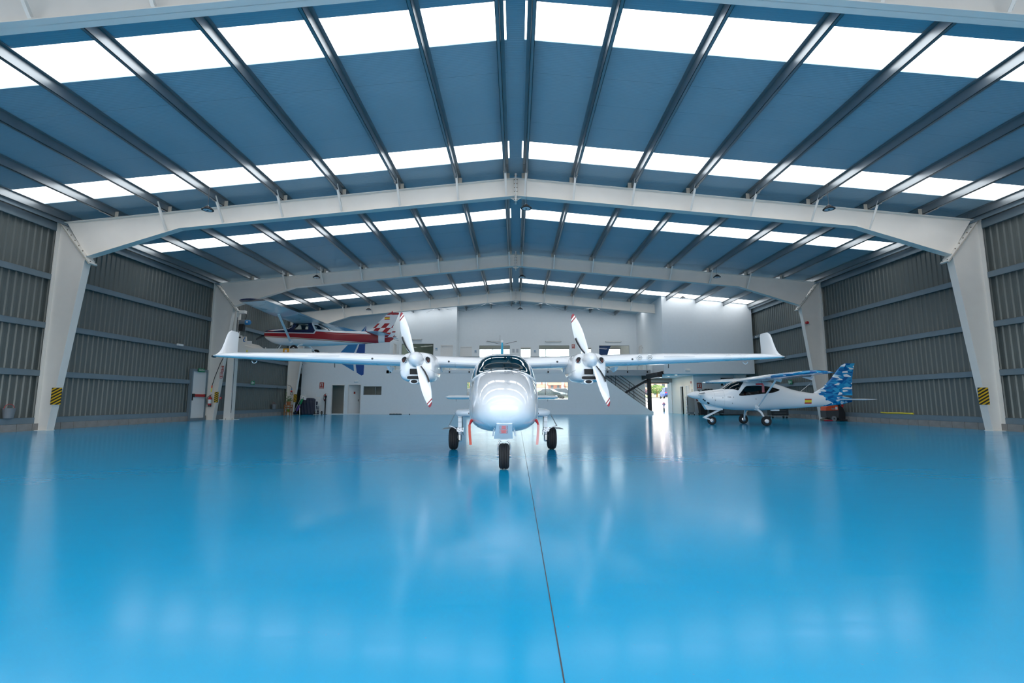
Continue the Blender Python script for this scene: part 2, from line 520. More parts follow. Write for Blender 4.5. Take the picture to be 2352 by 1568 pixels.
# ------------------------------------------------------------------ back building
def wall_xz(mb, x0, x1, z0, z1, y0, y1, holes=()):
    """wall slab facing y with rectangular holes (hx0,hx1,hz0,hz1)"""
    xs = sorted({x0, x1, *[h[0] for h in holes], *[h[1] for h in holes]})
    xs = [x for x in xs if x0 <= x <= x1]
    for a, b in zip(xs, xs[1:]):
        hs = sorted([h for h in holes if h[0] <= a + 1e-6 and h[1] >= b - 1e-6], key=lambda h: h[2])
        z = z0
        for h in hs:
            if h[2] > z: mb.box(a, b, y0, y1, z, h[2])
            z = h[3]
        if z < z1: mb.box(a, b, y0, y1, z, z1)
    return mb
YF = 35.0      # lower facade and left block
ZM = 3.18      # mezzanine floor
XL, XR = -9.2, 9.85
D1 = (-13.33, -12.36, 0, 2.14); D2 = (-12.13, -11.17, 0, 2.16); W2 = (-11.02, -9.71, 1.4, 2.01); W1 = (-3.55, 3.78, 1.05, 2.32)
mb = MB()
wall_xz(mb, -15.55, 6.15, 0, 2.95, YF, YF + .18, [D1, D2, W2, W1])
mb.box(-15.55, XL, YF, YF + .18, 2.95, 8.0)
mb.prism([(6.15, 0), (9.85, 0), (9.85, .22), (9.62, .28), (6.15, 2.78)], YF, YF + .14, 'y')
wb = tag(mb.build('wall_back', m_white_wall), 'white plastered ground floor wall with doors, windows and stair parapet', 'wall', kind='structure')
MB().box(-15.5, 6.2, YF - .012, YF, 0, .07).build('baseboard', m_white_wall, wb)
# left block return wall, with the doorway onto the gallery
mb = MB()
for a, b, z0, z1 in ((YF + .18, 36.0, ZM, 8.0), (36.9, 38.0, ZM, 8.0), (36.0, 36.9, 5.3, 8.0)):
    mb.box(XL - .15, XL, a, b, z0, z1)
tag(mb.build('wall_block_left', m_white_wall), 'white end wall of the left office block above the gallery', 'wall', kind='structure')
# mezzanine slab with fascia
mb = MB(); mb.box(XL - .2, XR, YF, 44.0, 2.95, ZM); mb.box(-16.05, XL - .2, YF + .18, 44.0, 2.95, ZM)
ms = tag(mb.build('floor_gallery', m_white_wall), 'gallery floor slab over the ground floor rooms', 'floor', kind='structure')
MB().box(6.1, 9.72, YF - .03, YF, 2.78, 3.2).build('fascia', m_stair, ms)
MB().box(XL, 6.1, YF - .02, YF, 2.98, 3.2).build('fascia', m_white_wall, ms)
# glass balustrade on the gallery edge
bal = thing('glass_balustrade', 'clear glass balustrade with slim posts along the gallery edge', 'balustrade', (0, YF + .05, ZM))
x = XL + .1
while x < 9.6:
    x2 = min(x + 1.43, 9.65)
    MB().box(x + .03, x2 - .03, -.006, .006, .06, .95).build('glass_pane', g_clear, bal)
    MB().box(x - .012, x + .012, -.02, .02, -.2, .97).build('post', m_shade, bal)
    MB().cbox((x, -.085, -.14), (.09, .05, .14)).build('post_clamp', m_black, bal)
    x = x2 if x2 < 9.6 else 99
MB().tube([(XL + .05, 0, .98), (9.68, 0, .98)], .018, 8).build('handrail', m_shade, bal)

# upper gallery walls
YA, YB = 37.8, 39.2
zt_up = 8.5
A_holes = [(-9.0, -6.5, 4.1, 5.45), (-5.93, -4.96, ZM, 5.34)]
B_holes = [(-4.55, -3.58, ZM, 5.36), (-2.98, -.49, 4.1, 5.46), (.36, 1.24, ZM, 5.32), (1.89, 4.36, 4.1, 5.46), (5.26, 6.17, ZM, 5.31), (6.78, 9.24, 4.1, 5.45)]
mb = MB()
wall_xz(mb, XL, -4.67, ZM, 8.75, YA, YA + .15, A_holes)
mb.box(-4.82, -4.67, YA + .15, YB + .15, ZM, 8.8)
wall_xz(mb, -4.67, XR, ZM, 8.95, YB, YB + .15, B_holes)
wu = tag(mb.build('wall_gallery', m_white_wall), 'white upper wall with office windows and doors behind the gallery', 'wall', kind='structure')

# right block: solid white upper box over the workshop recess
BX0, BX1, BY = XR, 15.85, 32.2
mb = MB()
mb.box(BX0, BX1, BY, BY + .18, 2.76, 8.05)
# side wall towards the gallery, with door
for a, b, z0, z1 in ((BY + .18, 37.6, 2.76, 8.85), (38.5, 39.4, 2.76, 8.85), (37.6, 38.5, 5.3, 8.85)):
    mb.box(BX0, BX0 + .15, a, b, z0, z1)
mb.box(BX0, BX1, BY + .18, 44, 2.76, 2.95)
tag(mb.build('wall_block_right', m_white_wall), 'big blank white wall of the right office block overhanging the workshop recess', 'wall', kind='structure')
# ground floor, right: hall to the roller door and workshop back wall
mb = MB()
mb.box(12.45, XW, 34.1, 34.25, 0, 2.76)
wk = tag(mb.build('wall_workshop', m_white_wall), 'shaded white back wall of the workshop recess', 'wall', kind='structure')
mb = MB()
HD = [(34.95, 35.65), (36.1, 36.85)]
ys = [34.25, 34.95, 35.65, 36.1, 36.85, 40.0]
mb.box(12.45, 12.57, 34.25, 34.95, 0, 2.76); mb.box(12.45, 12.57, 35.65, 36.1, 0, 2.76); mb.box(12.45, 12.57, 36.85, 40.0, 0, 2.76)
for a, b in HD: mb.box(12.45, 12.57, a, b, 2.08, 2.76)
tag(mb.build('wall_hall', m_cream_wall), 'cream side wall of the exit hall with two narrow doors', 'wall', kind='structure')
mb = MB()
mb.box(9.5, 9.65, 36.45, 44, 0, 2.95)
mb.box(6.15, 9.65, 36.3, 36.45, 0, 2.95)
tag(mb.build('wall_stairwell', m_white_wall), 'grey shaded wall behind the staircase', 'wall', kind='structure')
# exit wall with the open roller door
mb = MB(); wall_xz(mb, 9.65, 12.6, 0, 2.76, 39.0, 39.15, [(9.75, 12.44, 0, 2.42)])
we = tag(mb.build('wall_exit', m_cream_wall), 'wall around the open roller door to the car park', 'wall', kind='structure')
rd = thing('roller_door', 'rolled-up grey roller shutter box above the bright open exit', 'roller door', (11.15, 38.85, 2.42))
MB().prism([(-.14, 0), (.1, 0), (.1, .2), (-.02, .24), (-.14, .2)], -1.25, 1.3, 'x').build('shutter_box', m_shade, rd)
for x in (-1.2, 1.24): MB().box(x, x + .05, 0, .08, -2.42, 0).build('guide_rail', m_signwhite, rd)
MB().box(-1.13, 1.1, .02, .05, -.08, 0).build('bottom_bar', m_dark, rd)

# rooms: partitions, ceilings, exterior back wall with windows
mb = MB()
EXL = [(-5.5, 5.6, .85, 2.8)]; EXU = [(-4.4, 9.6, 3.9, 5.72)]
wall_xz(mb, -16.3, 9.8, -.2, 2.95, 42.0, 42.2, EXL)
wall_xz(mb, -16.3, 16.3, 2.95, 9.3, 44.0, 44.2, EXU)
mb.box(12.6, 16.3, 39.0, 39.15, -.2, 2.95)
tag(mb.build('wall_outer', m_cream_wall), 'outer office wall with wide windows to the car park', 'wall', kind='structure')
mb = MB()
for x in (-9.4, -6.0): mb.box(x - .06, x + .06, 35.18, 42, 0, 2.95)
mb.box(-15.9, -9.4, 37.4, 37.5, 0, 2.95)
mb.box(-12.3, -12.2, 35.18, 37.4, 0, 2.95)
mb.box(6.1, 6.25, 36.45, 42, 0, 2.95)
mb.box(-4.82, -4.7, 39.35, 44, ZM, 6.05)
mb.box(XL, -4.8, 41.5, 41.6, ZM, 6.05)
tag(mb.build('wall_partitions', m_cream_wall), 'plain partition walls inside the offices', 'wall', kind='structure')
mb = MB(); mb.box(XL, -4.75, YA + .15, 44, 6.0, 6.1); mb.box(-4.75, XR, YB + .15, 44, 6.0, 6.1)
oc = tag(mb.build('ceiling_office', m_ceil), 'flat beige ceiling inside the upper offices', 'ceiling', kind='structure')
for i, (x, y) in enumerate(((-8.2, 39.5), (-6.4, 39.7), (3.3, 40.3), (-1.2, 40.6))):
    MB().cbox((x, y, 5.985), (1.2, .25, .03)).build('ceiling_light', m_tube, oc)
wn = 0
def window(x0, x1, z0, z1, y, glass, mull=(), fr=.03, label='', fm=None, parts_dark=True):
    global wn; wn += 1
    fm = fm or m_dark
    w = thing('window_%d' % wn, label, 'window', ((x0 + x1) / 2, y, z0), kind='structure')
    hw = (x1 - x0) / 2; h = z1 - z0
    f = MB()
    f.box(-hw, hw, -.02, .03, 0, fr); f.box(-hw, hw, -.02, .03, h - fr, h); f.box(-hw, -hw + fr, -.02, .03, fr, h - fr); f.box(hw - fr, hw, -.02, .03, fr, h - fr)
    f.build('window_frame', fm, w)
    cuts = [-hw] + [m - (x0 + x1) / 2 for m in mull] + [hw]
    for a, b in zip(cuts, cuts[1:]):
        MB().box(a + .01, b - .01, -.004, .004, fr, h - fr).build('glass_pane', glass, w)
    for c in cuts[1:-1]:
        MB().box(c - .025, c + .025, -.025, .035, fr, h - fr).build('mullion', fm, w)
    return w
window(*W1, YF + .09, g_clear, (-1.2, 1.2), .02, 'long ground floor window behind the twin-engine aeroplane', m_signwhite)
window(*W2, YF + .09, g_clear, (-10.15,), .02, 'small dark ground floor window right of the two doors', m_shade)
window(-9.0, -6.5, 4.1, 5.45, YA + .07, g_office, (), .025, 'upper office window behind the left propeller', m_shade)
window(-2.98, -.49, 4.1, 5.46, YB + .07, g_clear, (), .02, 'upper office window left of the blue tail fin', m_shade)
window(1.89, 4.36, 4.1, 5.46, YB + .07, g_clear, (), .02, 'upper office window between the cabin and the right propeller', m_shade)
window(6.78, 9.24, 4.1, 5.45, YB + .07, g_clear, (), .02, 'upper office window nearest the right block, blue banner inside', m_shade)
window(-5.5, 5.6, .85, 2.8, 42.1, g_clear, (-2.5, 0, 2.55), .04, 'outer ground floor window looking onto the parked cars', m_black)
window(-4.4, 9.6, 3.9, 5.72, 44.1, g_clear, (-2.15, .1, 2.75, 5.2, 7.3), .05, 'outer upper window strip full of white sky', m_black)

dn = 0
def door(x0, x1, z0, z1, y, ang, leaf, label, swing=1, hinge='L', fw=.05, sill=None):
    """door in a wall facing y; ang opens the leaf inwards"""
    global dn; dn += 1
    d = thing('door_%d' % dn, label, 'door', (x0, y, z0), kind='structure')
    w = x1 - x0; h = z1 - z0
    f = MB(); f.box(0, fw, -.03, .1, 0, h); f.box(w - fw, w, -.03, .1, 0, h); f.box(fw, w - fw, -.03, .1, h - fw, h)
    f.build('door_frame', m_door, d)
    if leaf is not None:
        lm = MB().box(0, w - 2 * fw, -.02, .02, .01, h - fw).build('door_leaf', leaf, d)
        if hinge == 'L': lm.location = (fw, .04, 0); lm.rotation_euler = (0, 0, ang)
        else: lm.location = (w - fw, .04, 0); lm.rotation_euler = (0, 0, PI - ang)
        hx = w - 2 * fw - .1
        hb = MB(); hb.tube([(hx, -.02, 1.03), (hx, -.07, 1.03), (hx - .12, -.07, 1.03)], .011, 8)
        hb.tube([(hx, .02, 1.03), (hx, .07, 1.03), (hx - .12, .07, 1.03)], .011, 8); hb.cbox((hx, 0, 1.0), (.04, .05, .16))
        hb.build('door_handle', m_black, lm)
    return d
d1 = door(-13.33, -12.36, 0, 2.14, YF, math.radians(84), m_shade, 'open left ground floor doorway, grey and dim inside', hinge='R')
d2 = door(-12.13, -11.17, 0, 2.16, YF, math.radians(42), m_door, 'white ground floor door standing ajar beside the small window')
MB().cbox((.42, -.022, 1.55), (.13, .004, .16)).build('door_sign', m_signred, [c for c in d2.children if c.name.startswith('door_leaf')][0])
door(-5.93, -4.96, ZM, 5.34, YA, 0, m_door, 'closed pale gallery door left of the wall corner')
door(-4.55, -3.58, ZM, 5.36, YB, 0, m_door, 'closed pale gallery door right of the wall corner')
door(.36, 1.24, ZM, 5.32, YB, 0, g_clear, 'glazed gallery door right of the blue tail fin')
door(5.26, 6.17, ZM, 5.31, YB, 0, g_clear, 'glazed gallery door behind the right propeller')
def side_door(y0, y1, x, z0, z1, leaf, ang, label):
    d = door(0, y1 - y0, z0, z1, 0, ang, leaf, label)
    d.location = (x, y1, z0); d.rotation_euler = (0, 0, -PI / 2)
    return d
side_door(34.95, 35.65, 12.45, 0, 2.08, m_door, 0, 'closed white hall door nearest the stainless tank')
side_door(36.1, 36.85, 12.45, 0, 2.08, None, 0, 'open dark hall doorway nearest the roller door')
side_door(37.6, 38.5, XR, ZM, 5.3, m_door, 0, 'gallery door in the side of the right block')
d8 = door(0, .9, ZM, 5.3, 0, math.radians(20), m_door, 'gallery door in the side of the left block')
d8.location = (XL, 36.0, ZM); d8.rotation_euler = (0, 0, PI / 2)

# recessed downlights in the hall soffit
for i, (x, y, nm) in enumerate(((11.1, 33.6, 'nearest the stairs foot'), (11.1, 35.3, 'in the middle of the hall'), (11.1, 37.2, 'nearest the roller door'))):
    t = thing('downlight', 'round recessed ceiling downlight ' + nm, 'light', (x, y, 2.76))
    MB().lathe([(.1, -.012), (.11, -.004), (.11, 0)], n=20).build('rim', m_signwhite, t, smooth=40)
    MB().lathe([(.085, -.013), (.0, -.0135)], n=20, cap=False).build('diffuser', m_down, t)
    ld = bpy.data.lights.new('downlight_lamp', 'AREA'); ld.shape = 'DISK'; ld.size = .18; ld.energy = 26; ld.color = (1, .9, .74)
    lo = link('downlight_lamp', ld, t); lo.location = (0, 0, -.03)
# blue banner inside the right office
bn = MB(); bn.prism([(0, 0), (.85, 0), (.85, 1.12), (.8, 1.6), (.95, 2.1), (1.1, 2.37), (0, 2.37)], 0, .03, 'y')
tag(bn.build('banner', m_blue2, None, (6.85, 40.2, ZM)), 'dark blue curved banner inside the right upper office', 'banner')

# stairs: treads, dark steel railing, black post and brace
st = thing('staircase', 'white staircase with dark steel rails rising behind the right propeller', 'staircase', (0, YF, 0))
for i in range(16):
    x = 9.6 - i * .215; z = (i + 1) * .18
    MB().box(x - .24, x, .15, 1.28, z - .05, z).build('tread', m_stair, st)
def sz(x): return 2.78 - .72 * (x - 6.15)
for k, o in enumerate((.26, .5, .78, 1.02)):
    MB().tube([(5.2, .1, sz(5.2) + o), (9.55 if k else 9.3, .1, sz(9.55 if k else 9.3) + o)], .016 if k < 3 else .024, 8).build('rail', m_dark, st)
    MB().tube([(5.2, 1.25, sz(5.2) + o), (9.9, 1.25, sz(9.9) + o)], .014, 8).build('rail', m_dark, st)
for x in (5.3, 5.9, 6.9, 7.2, 8.2, 8.5, 9.3):
    MB().box(x - .012, x + .012, .088, .112, sz(x), sz(x) + 1.02).build('baluster', m_dark, st)
sp = thing('steel_support', 'black steel post with diagonal brace at the foot of the staircase', 'support post', (9.66, YF + .25, .18))
MB().box(-.13, .13, -.09, .09, 0, 2.4).build('post', m_black, sp)
MB().bar((-.05, 0, 2.32), (-2.05, 0, 1.2), .12, .15).build('brace', m_black, sp)
MB().box(-.25, .0, .55, 1.2, 2.36, 2.68).build('stub_beam', m_black, sp)
MB().box(-.28, .05, -3.1, .6, 2.36, 2.68).build('beam', m_black, sp)
MB().cbox((-.16, -.0, 2.5), (.2, .01, .1)).build('exit_plate', m_green, sp)

# painted tail-fin emblem on the left block
em = thing('wall_emblem', 'two-tone blue tail-fin emblem on the left white wall', 'emblem', (0, YF - .012, 0))
E1 = [(-11.02, 6.4), (-13.2, 3.95), (-11.72, 3.08), (-11.85, 4.2)]
E1 = [(-11.0, 6.42), (-13.25, 3.98), (-11.75, 3.1), (-11.9, 4.2)]
MB().prism(E1, 0, .012, 'y').build('light_panel', m_blue1, em)
MB().prism([(-10.98, 6.42), (-11.75, 4.15), (-11.55, 3.0), (-11.2, 2.79), (-11.05, 2.86)], 0, .012, 'y').build('dark_panel', m_blue2, em)

# ---- small things on the back walls
def sign_box(name, label, cat, x, y, z, w, h, mat, marks=(), rz=0, group=None):
    t = thing(name, label, cat, (x, y, z), rz, group)
    MB().cbox((0, -.006, 0), (w, .012, h)).build('plate', mat, t)
    for (a, b, c, d, mm) in marks:
        MB().cbox((a * w, -.014, b * h), (c * w, .006, d * h)).build('mark', mm, t)
    return t
EXTM = [(-.22, .12, .16, .5, m_signwhite), (.18, .12, .12, .55, m_signwhite), (.0, .3, .1, .12, m_signwhite), (0, -.38, .8, .1, m_signwhite)]
sign_box('extinguisher_sign', 'red extinguisher sign left of the ground floor doors', 'sign', -14.05, YF, 2.07, .32, .45, m_signred, EXTM)
sign_box('extinguisher_sign', 'red extinguisher sign high between two upper office windows', 'sign', 4.68, YB, 5.37, .24, .36, m_signred, EXTM)
sign_box('extinguisher_sign', 'red extinguisher sign on the shaded workshop wall', 'sign', 12.85, 34.1, 2.0, .34, .45, m_signred, EXTM)
for x, y, z, lb in ((-11.55, YF, 2.38, 'emergency light above the ajar ground floor door'), (11.4, BY, 3.0, 'emergency light low on the big blank right wall')):
    t = thing('emergency_light', 'small white ' + lb, 'light', (x, y, z))
    MB().prism([(-.03, -.07), (-.06, -.05), (-.06, .05), (-.03, .07), (0, .07), (0, -.07)], -.16, .16, 'x').build('housing', m_signwhite, t)
    MB().cbox((0, -.062, 0), (.26, .008, .07)).build('diffuser', m_tube, t)
for x, y, z, lb in ((-8.05, YA, 5.78, 'over the window behind the left propeller'), (-1.78, YB, 5.79, 'left of the tail fin antenna'), (3.05, YB, 5.77, 'right of the tail fin antenna'), (7.95, YB, 5.75, 'over the blue banner window')):
    t = thing('wall_lamp', 'slim fluorescent wall lamp ' + lb, 'lamp', (x, y, z))
    MB().box(-.65, .65, -.05, 0, -.02, .03).build('housing', m_shade, t)
    MB().tube([(-.62, -.075, 0), (.62, -.075, 0)], .022, 8).build('tube', m_tube, t)
for x, y, z, lb in ((-6.25, YA, 5.0, 'beside the left propeller'), (-3.28, YB, 4.95, 'left of the tail fin'), (1.56, YB, 4.95, 'right of the cabin roof')):
    t = thing('office_plaque', 'pale blue office name plaque ' + lb, 'sign', (x, y, z))
    MB().cbox((0, -.006, 0), (.2, .012, .24)).build('plate', M('plaque', (.5, .6, .66), .4), t)
    MB().cbox((-.02, -.014, .05), (.12, .004, .05)).build('mark', m_blue1, t)
    MB().cbox((0, -.014, -.04), (.14, .004, .012)).build('mark', m_dark, t)
for i, x in enumerate((-.2, .12)):
    t = thing('notice_sheet', 'framed notice sheet on the gallery wall, the %s of the two' % ('left' if i == 0 else 'right'), 'notice', (x, YB, 5.02))
    MB().cbox((0, -.006, 0), (.24, .012, .36)).build('frame', m_signwhite, t)
    MB().cbox((0, -.014, 0), (.18, .004, .3)).build('sheet', M('notice_grey', (.42, .47, .52), .6), t)
for x, lb in ((-9.25, 'right end of the left block'), ):
    pass
t = thing('door_plaque', 'small plaque by the gallery door of the right block', 'sign', (XR, 37.35, 5.0), -PI / 2)
MB().cbox((0, -.006, 0), (.16, .012, .3)).build('plate', m_signwhite, t); MB().cbox((0, -.014, .05), (.1, .004, .1)).build('mark', m_shade, t)
# black rubber wedge bar lying at the wall foot
t = thing('rubber_bar', 'black rubber bar lying at the foot of the white wall', 'rubber bar', (-8.6, YF - .12, 0))
MB().prism([(-.05, 0), (.05, 0), (.03, .06), (-.03, .06)], -.45, .42, 'x').build('bar', m_rubber, t)
for k in range(4): MB().cbox((-.36 + k * .22, 0, .062), (.08, .05, .012)).build('rib', m_dark, t)
t = thing('door_stop', 'tiny black door stop on the floor by the white wall', 'door stop', (-7.62, YF - .1, 0))
MB().lathe([(.045, 0), (.045, .02), (.03, .05), (.02, .055)], n=12).build('stop', m_rubber, t)

# ------------------------------------------------------------------ aircraft helpers (local: x lateral, y aft, z up)
def lerp(a, b, t): return a + (b - a) * t
class Fus:
    """sections: (s, half width, z bottom, z top, z of widest point, exponent top, exponent bottom)"""
    def __init__(f, secs): f.q = secs
    def at(f, s):
        q = f.q
        if s <= q[0][0]: return q[0][1:]
        if s >= q[-1][0]: return q[-1][1:]
        for i in range(len(q) - 1):
            if q[i][0] <= s <= q[i + 1][0]: break
        a, b = q[i], q[i + 1]; p = q[max(i - 1, 0)]; n = q[min(i + 2, len(q) - 1)]
        h = b[0] - a[0]; t = (s - a[0]) / h; out = []
        for k in range(1, len(a)):
            d0 = (b[k] - a[k]) / h
            def slope(l, m, r):
                if r[0] == m[0] or m[0] == l[0]: return d0
                s1 = (m[k] - l[k]) / (m[0] - l[0]); s2 = (r[k] - m[k]) / (r[0] - m[0])
                return 0 if s1 * s2 <= 0 else 2 * s1 * s2 / (s1 + s2)
            m0 = slope(p, a, b) if p is not a else d0
            m1 = slope(a, b, n) if n is not b else d0
            t2, t3 = t * t, t * t * t
            out.append((2 * t3 - 3 * t2 + 1) * a[k] + (t3 - 2 * t2 + t) * h * m0 + (-2 * t3 + 3 * t2) * b[k] + (t3 - t2) * h * m1)
        return out
    def P(f, s, ph, off=0.0):
        hw, zb, zt, zm, et, eb = f.at(s)
        sn, cs = math.sin(ph), math.cos(ph)
        e = et if cs >= 0 else eb
        x = hw * math.copysign(abs(sn) ** (2 / e), sn)
        z = zm + (zt - zm) * abs(cs) ** (2 / e) if cs >= 0 else zm - (zm - zb) * abs(cs) ** (2 / e)
        p = Vector((x, s, z))
        if off:
            d = 1e-3
            a = f.P(s, ph + d) - f.P(s, ph - d); b = f.P(s + .01, ph) - f.P(s - .01, ph)
            n = b.cross(a)
            if n.length > 1e-9:
                n.normalize()
                if n.dot(p - Vector((0, s, zm))) < 0: n = -n
                p = p + n * off
        return p
    def phi(f, s, z):     # angle from the top on the +x side at height z
        hw, zb, zt, zm, et, eb = f.at(s)
        if z >= zm: return math.acos(max(0, min(1, (z - zm) / max(zt - zm, 1e-5))) ** (et / 2))
        return PI - math.acos(max(0, min(1, (zm - z) / max(zm - zb, 1e-5))) ** (eb / 2))
    def body(f, s0, s1, ns, nph, holes=(), cap0=True, cap1=True):
        mb = MB(); svals = [lerp(s0, s1, i / ns) for i in range(ns + 1)]
        rings = [[f.P(s, 2 * PI * k / nph) for k in range(nph)] for s in svals]
        vs = [p for r in rings for p in r]; fs = []
        for i in range(ns):
            sm = (svals[i] + svals[i + 1]) / 2
            for k in range(nph):
                ph = 2 * PI * (k + .5) / nph
                if ph > PI: ph -= 2 * PI
                if any(h(sm, ph) for h in holes): continue
                fs.append((i * nph + k, i * nph + (k + 1) % nph, (i + 1) * nph + (k + 1) % nph, (i + 1) * nph + k))
        if cap0: fs.append(tuple(range(nph))[::-1])
        if cap1: fs.append(tuple(range(ns * nph, (ns + 1) * nph)))
        return mb.add(vs, fs)
    def patch(f, rows, nc=14, off=.004, solid=None):
        """rows: list of (s, phi0, phi1)"""
        mb = MB(); vs = []; fs = []
        for s, a, b in rows:
            for j in range(nc + 1): vs.append(f.P(s, lerp(a, b, j / nc), off))
        n = nc + 1
        for i in range(len(rows) - 1):
            for j in range(nc): fs.append((i * n + j, i * n + j + 1, (i + 1) * n + j + 1, (i + 1) * n + j))
        return mb.add(vs, fs)
    def edge(f, rows, r=.01, off=.004, n=6):
        pts = [f.P(s, a, off) for s, a, b in rows]
        nc = 12
        s, a, b = rows[-1]
        pts += [f.P(s, lerp(a, b, j / nc), off) for j in range(1, nc)] if abs(b - a) > .03 else []
        pts += [f.P(s, b, off) for s, a, b in rows[::-1]]
        s, a, b = rows[0]
        pts += [f.P(s, lerp(b, a, j / nc), off) for j in range(1, nc)] if abs(b - a) > .03 else []
        # drop near duplicates, close the loop
        o = [pts[0]]
        for p in pts[1:]:
            if (p - o[-1]).length > 2e-3: o.append(p)
        o.append(o[0])
        return MB().tube(o, r, n, cap=False)

def rows_sz(f, poly, side=1, n=22):
    """rows from a convex polygon in (s,z) on one side of the body"""
    ss = [p[0] for p in poly]; a, b = min(ss) + 1e-4, max(ss) - 1e-4; rows = []
    cand = sorted({*[lerp(a, b, i / n) for i in range(n + 1)], *[min(max(p[0], a), b) for p in poly]})
    for s in cand:
        zs = []
        for i in range(len(poly)):
            p, q = poly[i], poly[(i + 1) % len(poly)]
            if (p[0] - s) * (q[0] - s) <= 0 and p[0] != q[0]:
                zs.append(lerp(p[1], q[1], (s - p[0]) / (q[0] - p[0])))
        if len(zs) < 2: continue
        rows.append((s, side * f.phi(s, max(zs)), side * f.phi(s, min(zs))))
    return rows
def hole_from(rows, m=.0):
    ss = [r[0] for r in rows]
    def h(s, ph):
        if s < ss[0] + m or s > ss[-1] - m: return False
        for i in range(len(rows) - 1):
            if ss[i] <= s <= ss[i + 1]:
                t = (s - ss[i]) / max(ss[i + 1] - ss[i], 1e-6)
                a = lerp(rows[i][1], rows[i + 1][1], t); b = lerp(rows[i][2], rows[i + 1][2], t)
                lo, hi = min(a, b), max(a, b)
                return lo + .02 < ph < hi - .02
        return False
    return h
def round_poly(poly, k=4, r=.25):
    out = []; n = len(poly)
    for i in range(n):
        p0, p, p1 = poly[i - 1], poly[i], poly[(i + 1) % n]
        a = (lerp(p[0], p0[0], r), lerp(p[1], p0[1], r)); b = (lerp(p[0], p1[0], r), lerp(p[1], p1[1], r))
        for j in range(k + 1):
            t = j / k
            out.append(tuple((1 - t) ** 2 * a[c] + 2 * t * (1 - t) * p[c] + t * t * b[c] for c in (0, 1)))
    return out

def foil(n=14, t=.15, camber=.03):
    up, lo = [], []
    for i in range(n + 1):
        x = .5 * (1 - math.cos(PI * i / n))
        y = 5 * t * (.2969 * math.sqrt(x) - .126 * x - .3516 * x * x + .2843 * x ** 3 - .1036 * x ** 4)
        c = camber * 4 * x * (1 - x)
        up.append((x, c + y)); lo.append((x, c - y))
    return up[::-1] + lo[1:-1]
def wing(secs, camber=.03, n=14):
    """secs: (x, y_le, chord, z, t/c, twist)"""
    rings = []
    for x, y, c, z, t, *tw in secs:
        a = tw[0] if tw else 0
        rings.append([(x, y + px * c * math.cos(a) , z + (pz - px * math.sin(a)) * c) for px, pz in foil(n, t, camber)])
    return MB().loft(rings)
def vfin(secs, n=10):
    """vertical surface; secs: (z, y_le, chord, t/c, x)"""
    rings = []
    for z, y, c, t, *x in secs:
        x0 = x[0] if x else 0
        rings.append([(x0 + pz * c, y + px * c, z) for px, pz in foil(n, t, 0)])
    return MB().loft(rings)
def wheel(parent, name, loc, R, wdt, hub, tyre_m=None, hub_m=None, ax=(1, 0, 0), grooves=True):
    prof = []
    w = wdt / 2; k = R - hub
    pts = [(-w * .7, hub), (-w * .95, hub + k * .3), (-w, hub + k * .6), (-w * .82, hub + k * .88), (-w * .5, R * .985)]
    for g in ((-.42, -.36), (-.12, -.06), (.06, .12), (.36, .42)):
        if grooves: pts += [(w * g[0] - .002, R), (w * g[0], R - .01), (w * g[1], R - .01), (w * g[1] + .002, R)]
    pts += [(w * .5, R * .985), (w * .82, hub + k * .88), (w, hub + k * .6), (w * .95, hub + k * .3), (w * .7, hub)]
    o = MB().lathe([(r, x) for x, r in pts], (0, 0, 0), ax, 36).build(name, tyre_m or m_rubber, parent, loc, smooth=35)
    MB().lathe([(hub * .3, -w * .85), (hub * .85, -w * .8), (hub * 1.02, -w * .72), (hub * 1.02, w * .72), (hub * .85, w * .8), (hub * .3, w * .85)], (0, 0, 0), ax, 24).build('wheel_hub', hub_m or m_chrome, o, smooth=35)
    return o
def arc(c, r, a0, a1, n, plane='xz'):
    out = []
    for i in range(n + 1):
        a = lerp(a0, a1, i / n); u, v = r * math.cos(a), r * math.sin(a)
        out.append({'xz': (c[0] + u, c[1], c[2] + v), 'yz': (c[0], c[1] + u, c[2] + v), 'xy': (c[0] + u, c[1] + v, c[2])}[plane])
    return out

# ------------------------------------------------------------------ twin-engine aeroplane, centre
# local y = 0 at the nose tip
tw = thing('twin_engine_aeroplane', 'white twin-engine high-wing aeroplane facing the camera in the middle of the floor', 'aeroplane', (-.155, 6.62, 0), math.radians(1.9))
FA = Fus([  # s, hw, zb, zt, zm, et, eb
    (0.0, .03, .84, .90, .87, 2, 2), (.04, .17, .74, .985, .86, 2, 2), (.12, .285, .665, 1.055, .85, 2.05, 2.1), (.3, .405, .59, 1.15, .84, 2.1, 2.3),
    (.6, .5, .535, 1.255, .84, 2.3, 2.5), (1.0, .565, .50, 1.365, .85, 2.5, 2.7), (1.4, .605, .485, 1.45, .87, 2.75, 2.8), (1.75, .63, .475, 1.515, .89, 2.95, 2.9),
    (2.1, .645, .47, 1.665, .92, 3.05, 2.9), (2.45, .65, .47, 1.80, .94, 3.15, 2.9), (2.8, .65, .475, 1.885, .96, 3.2, 2.9), (3.2, .645, .485, 1.92, .98, 3.1, 2.8),
    (3.8, .62, .51, 1.93, 1.0, 2.7, 2.7), (4.5, .54, .58, 1.88, 1.08, 2.5, 2.5), (5.4, .4, .72, 1.76, 1.17, 2.3, 2.3), (6.5, .24, .9, 1.58, 1.2, 2.1, 2.1), (7.6, .13, 1.0, 1.42, 1.2, 2, 2), (8.4, .04, 1.1, 1.3, 1.2, 2, 2)])
FA.q = [(q[0], q[1] * .945) + q[2:] for q in FA.q]
R_ = math.radians
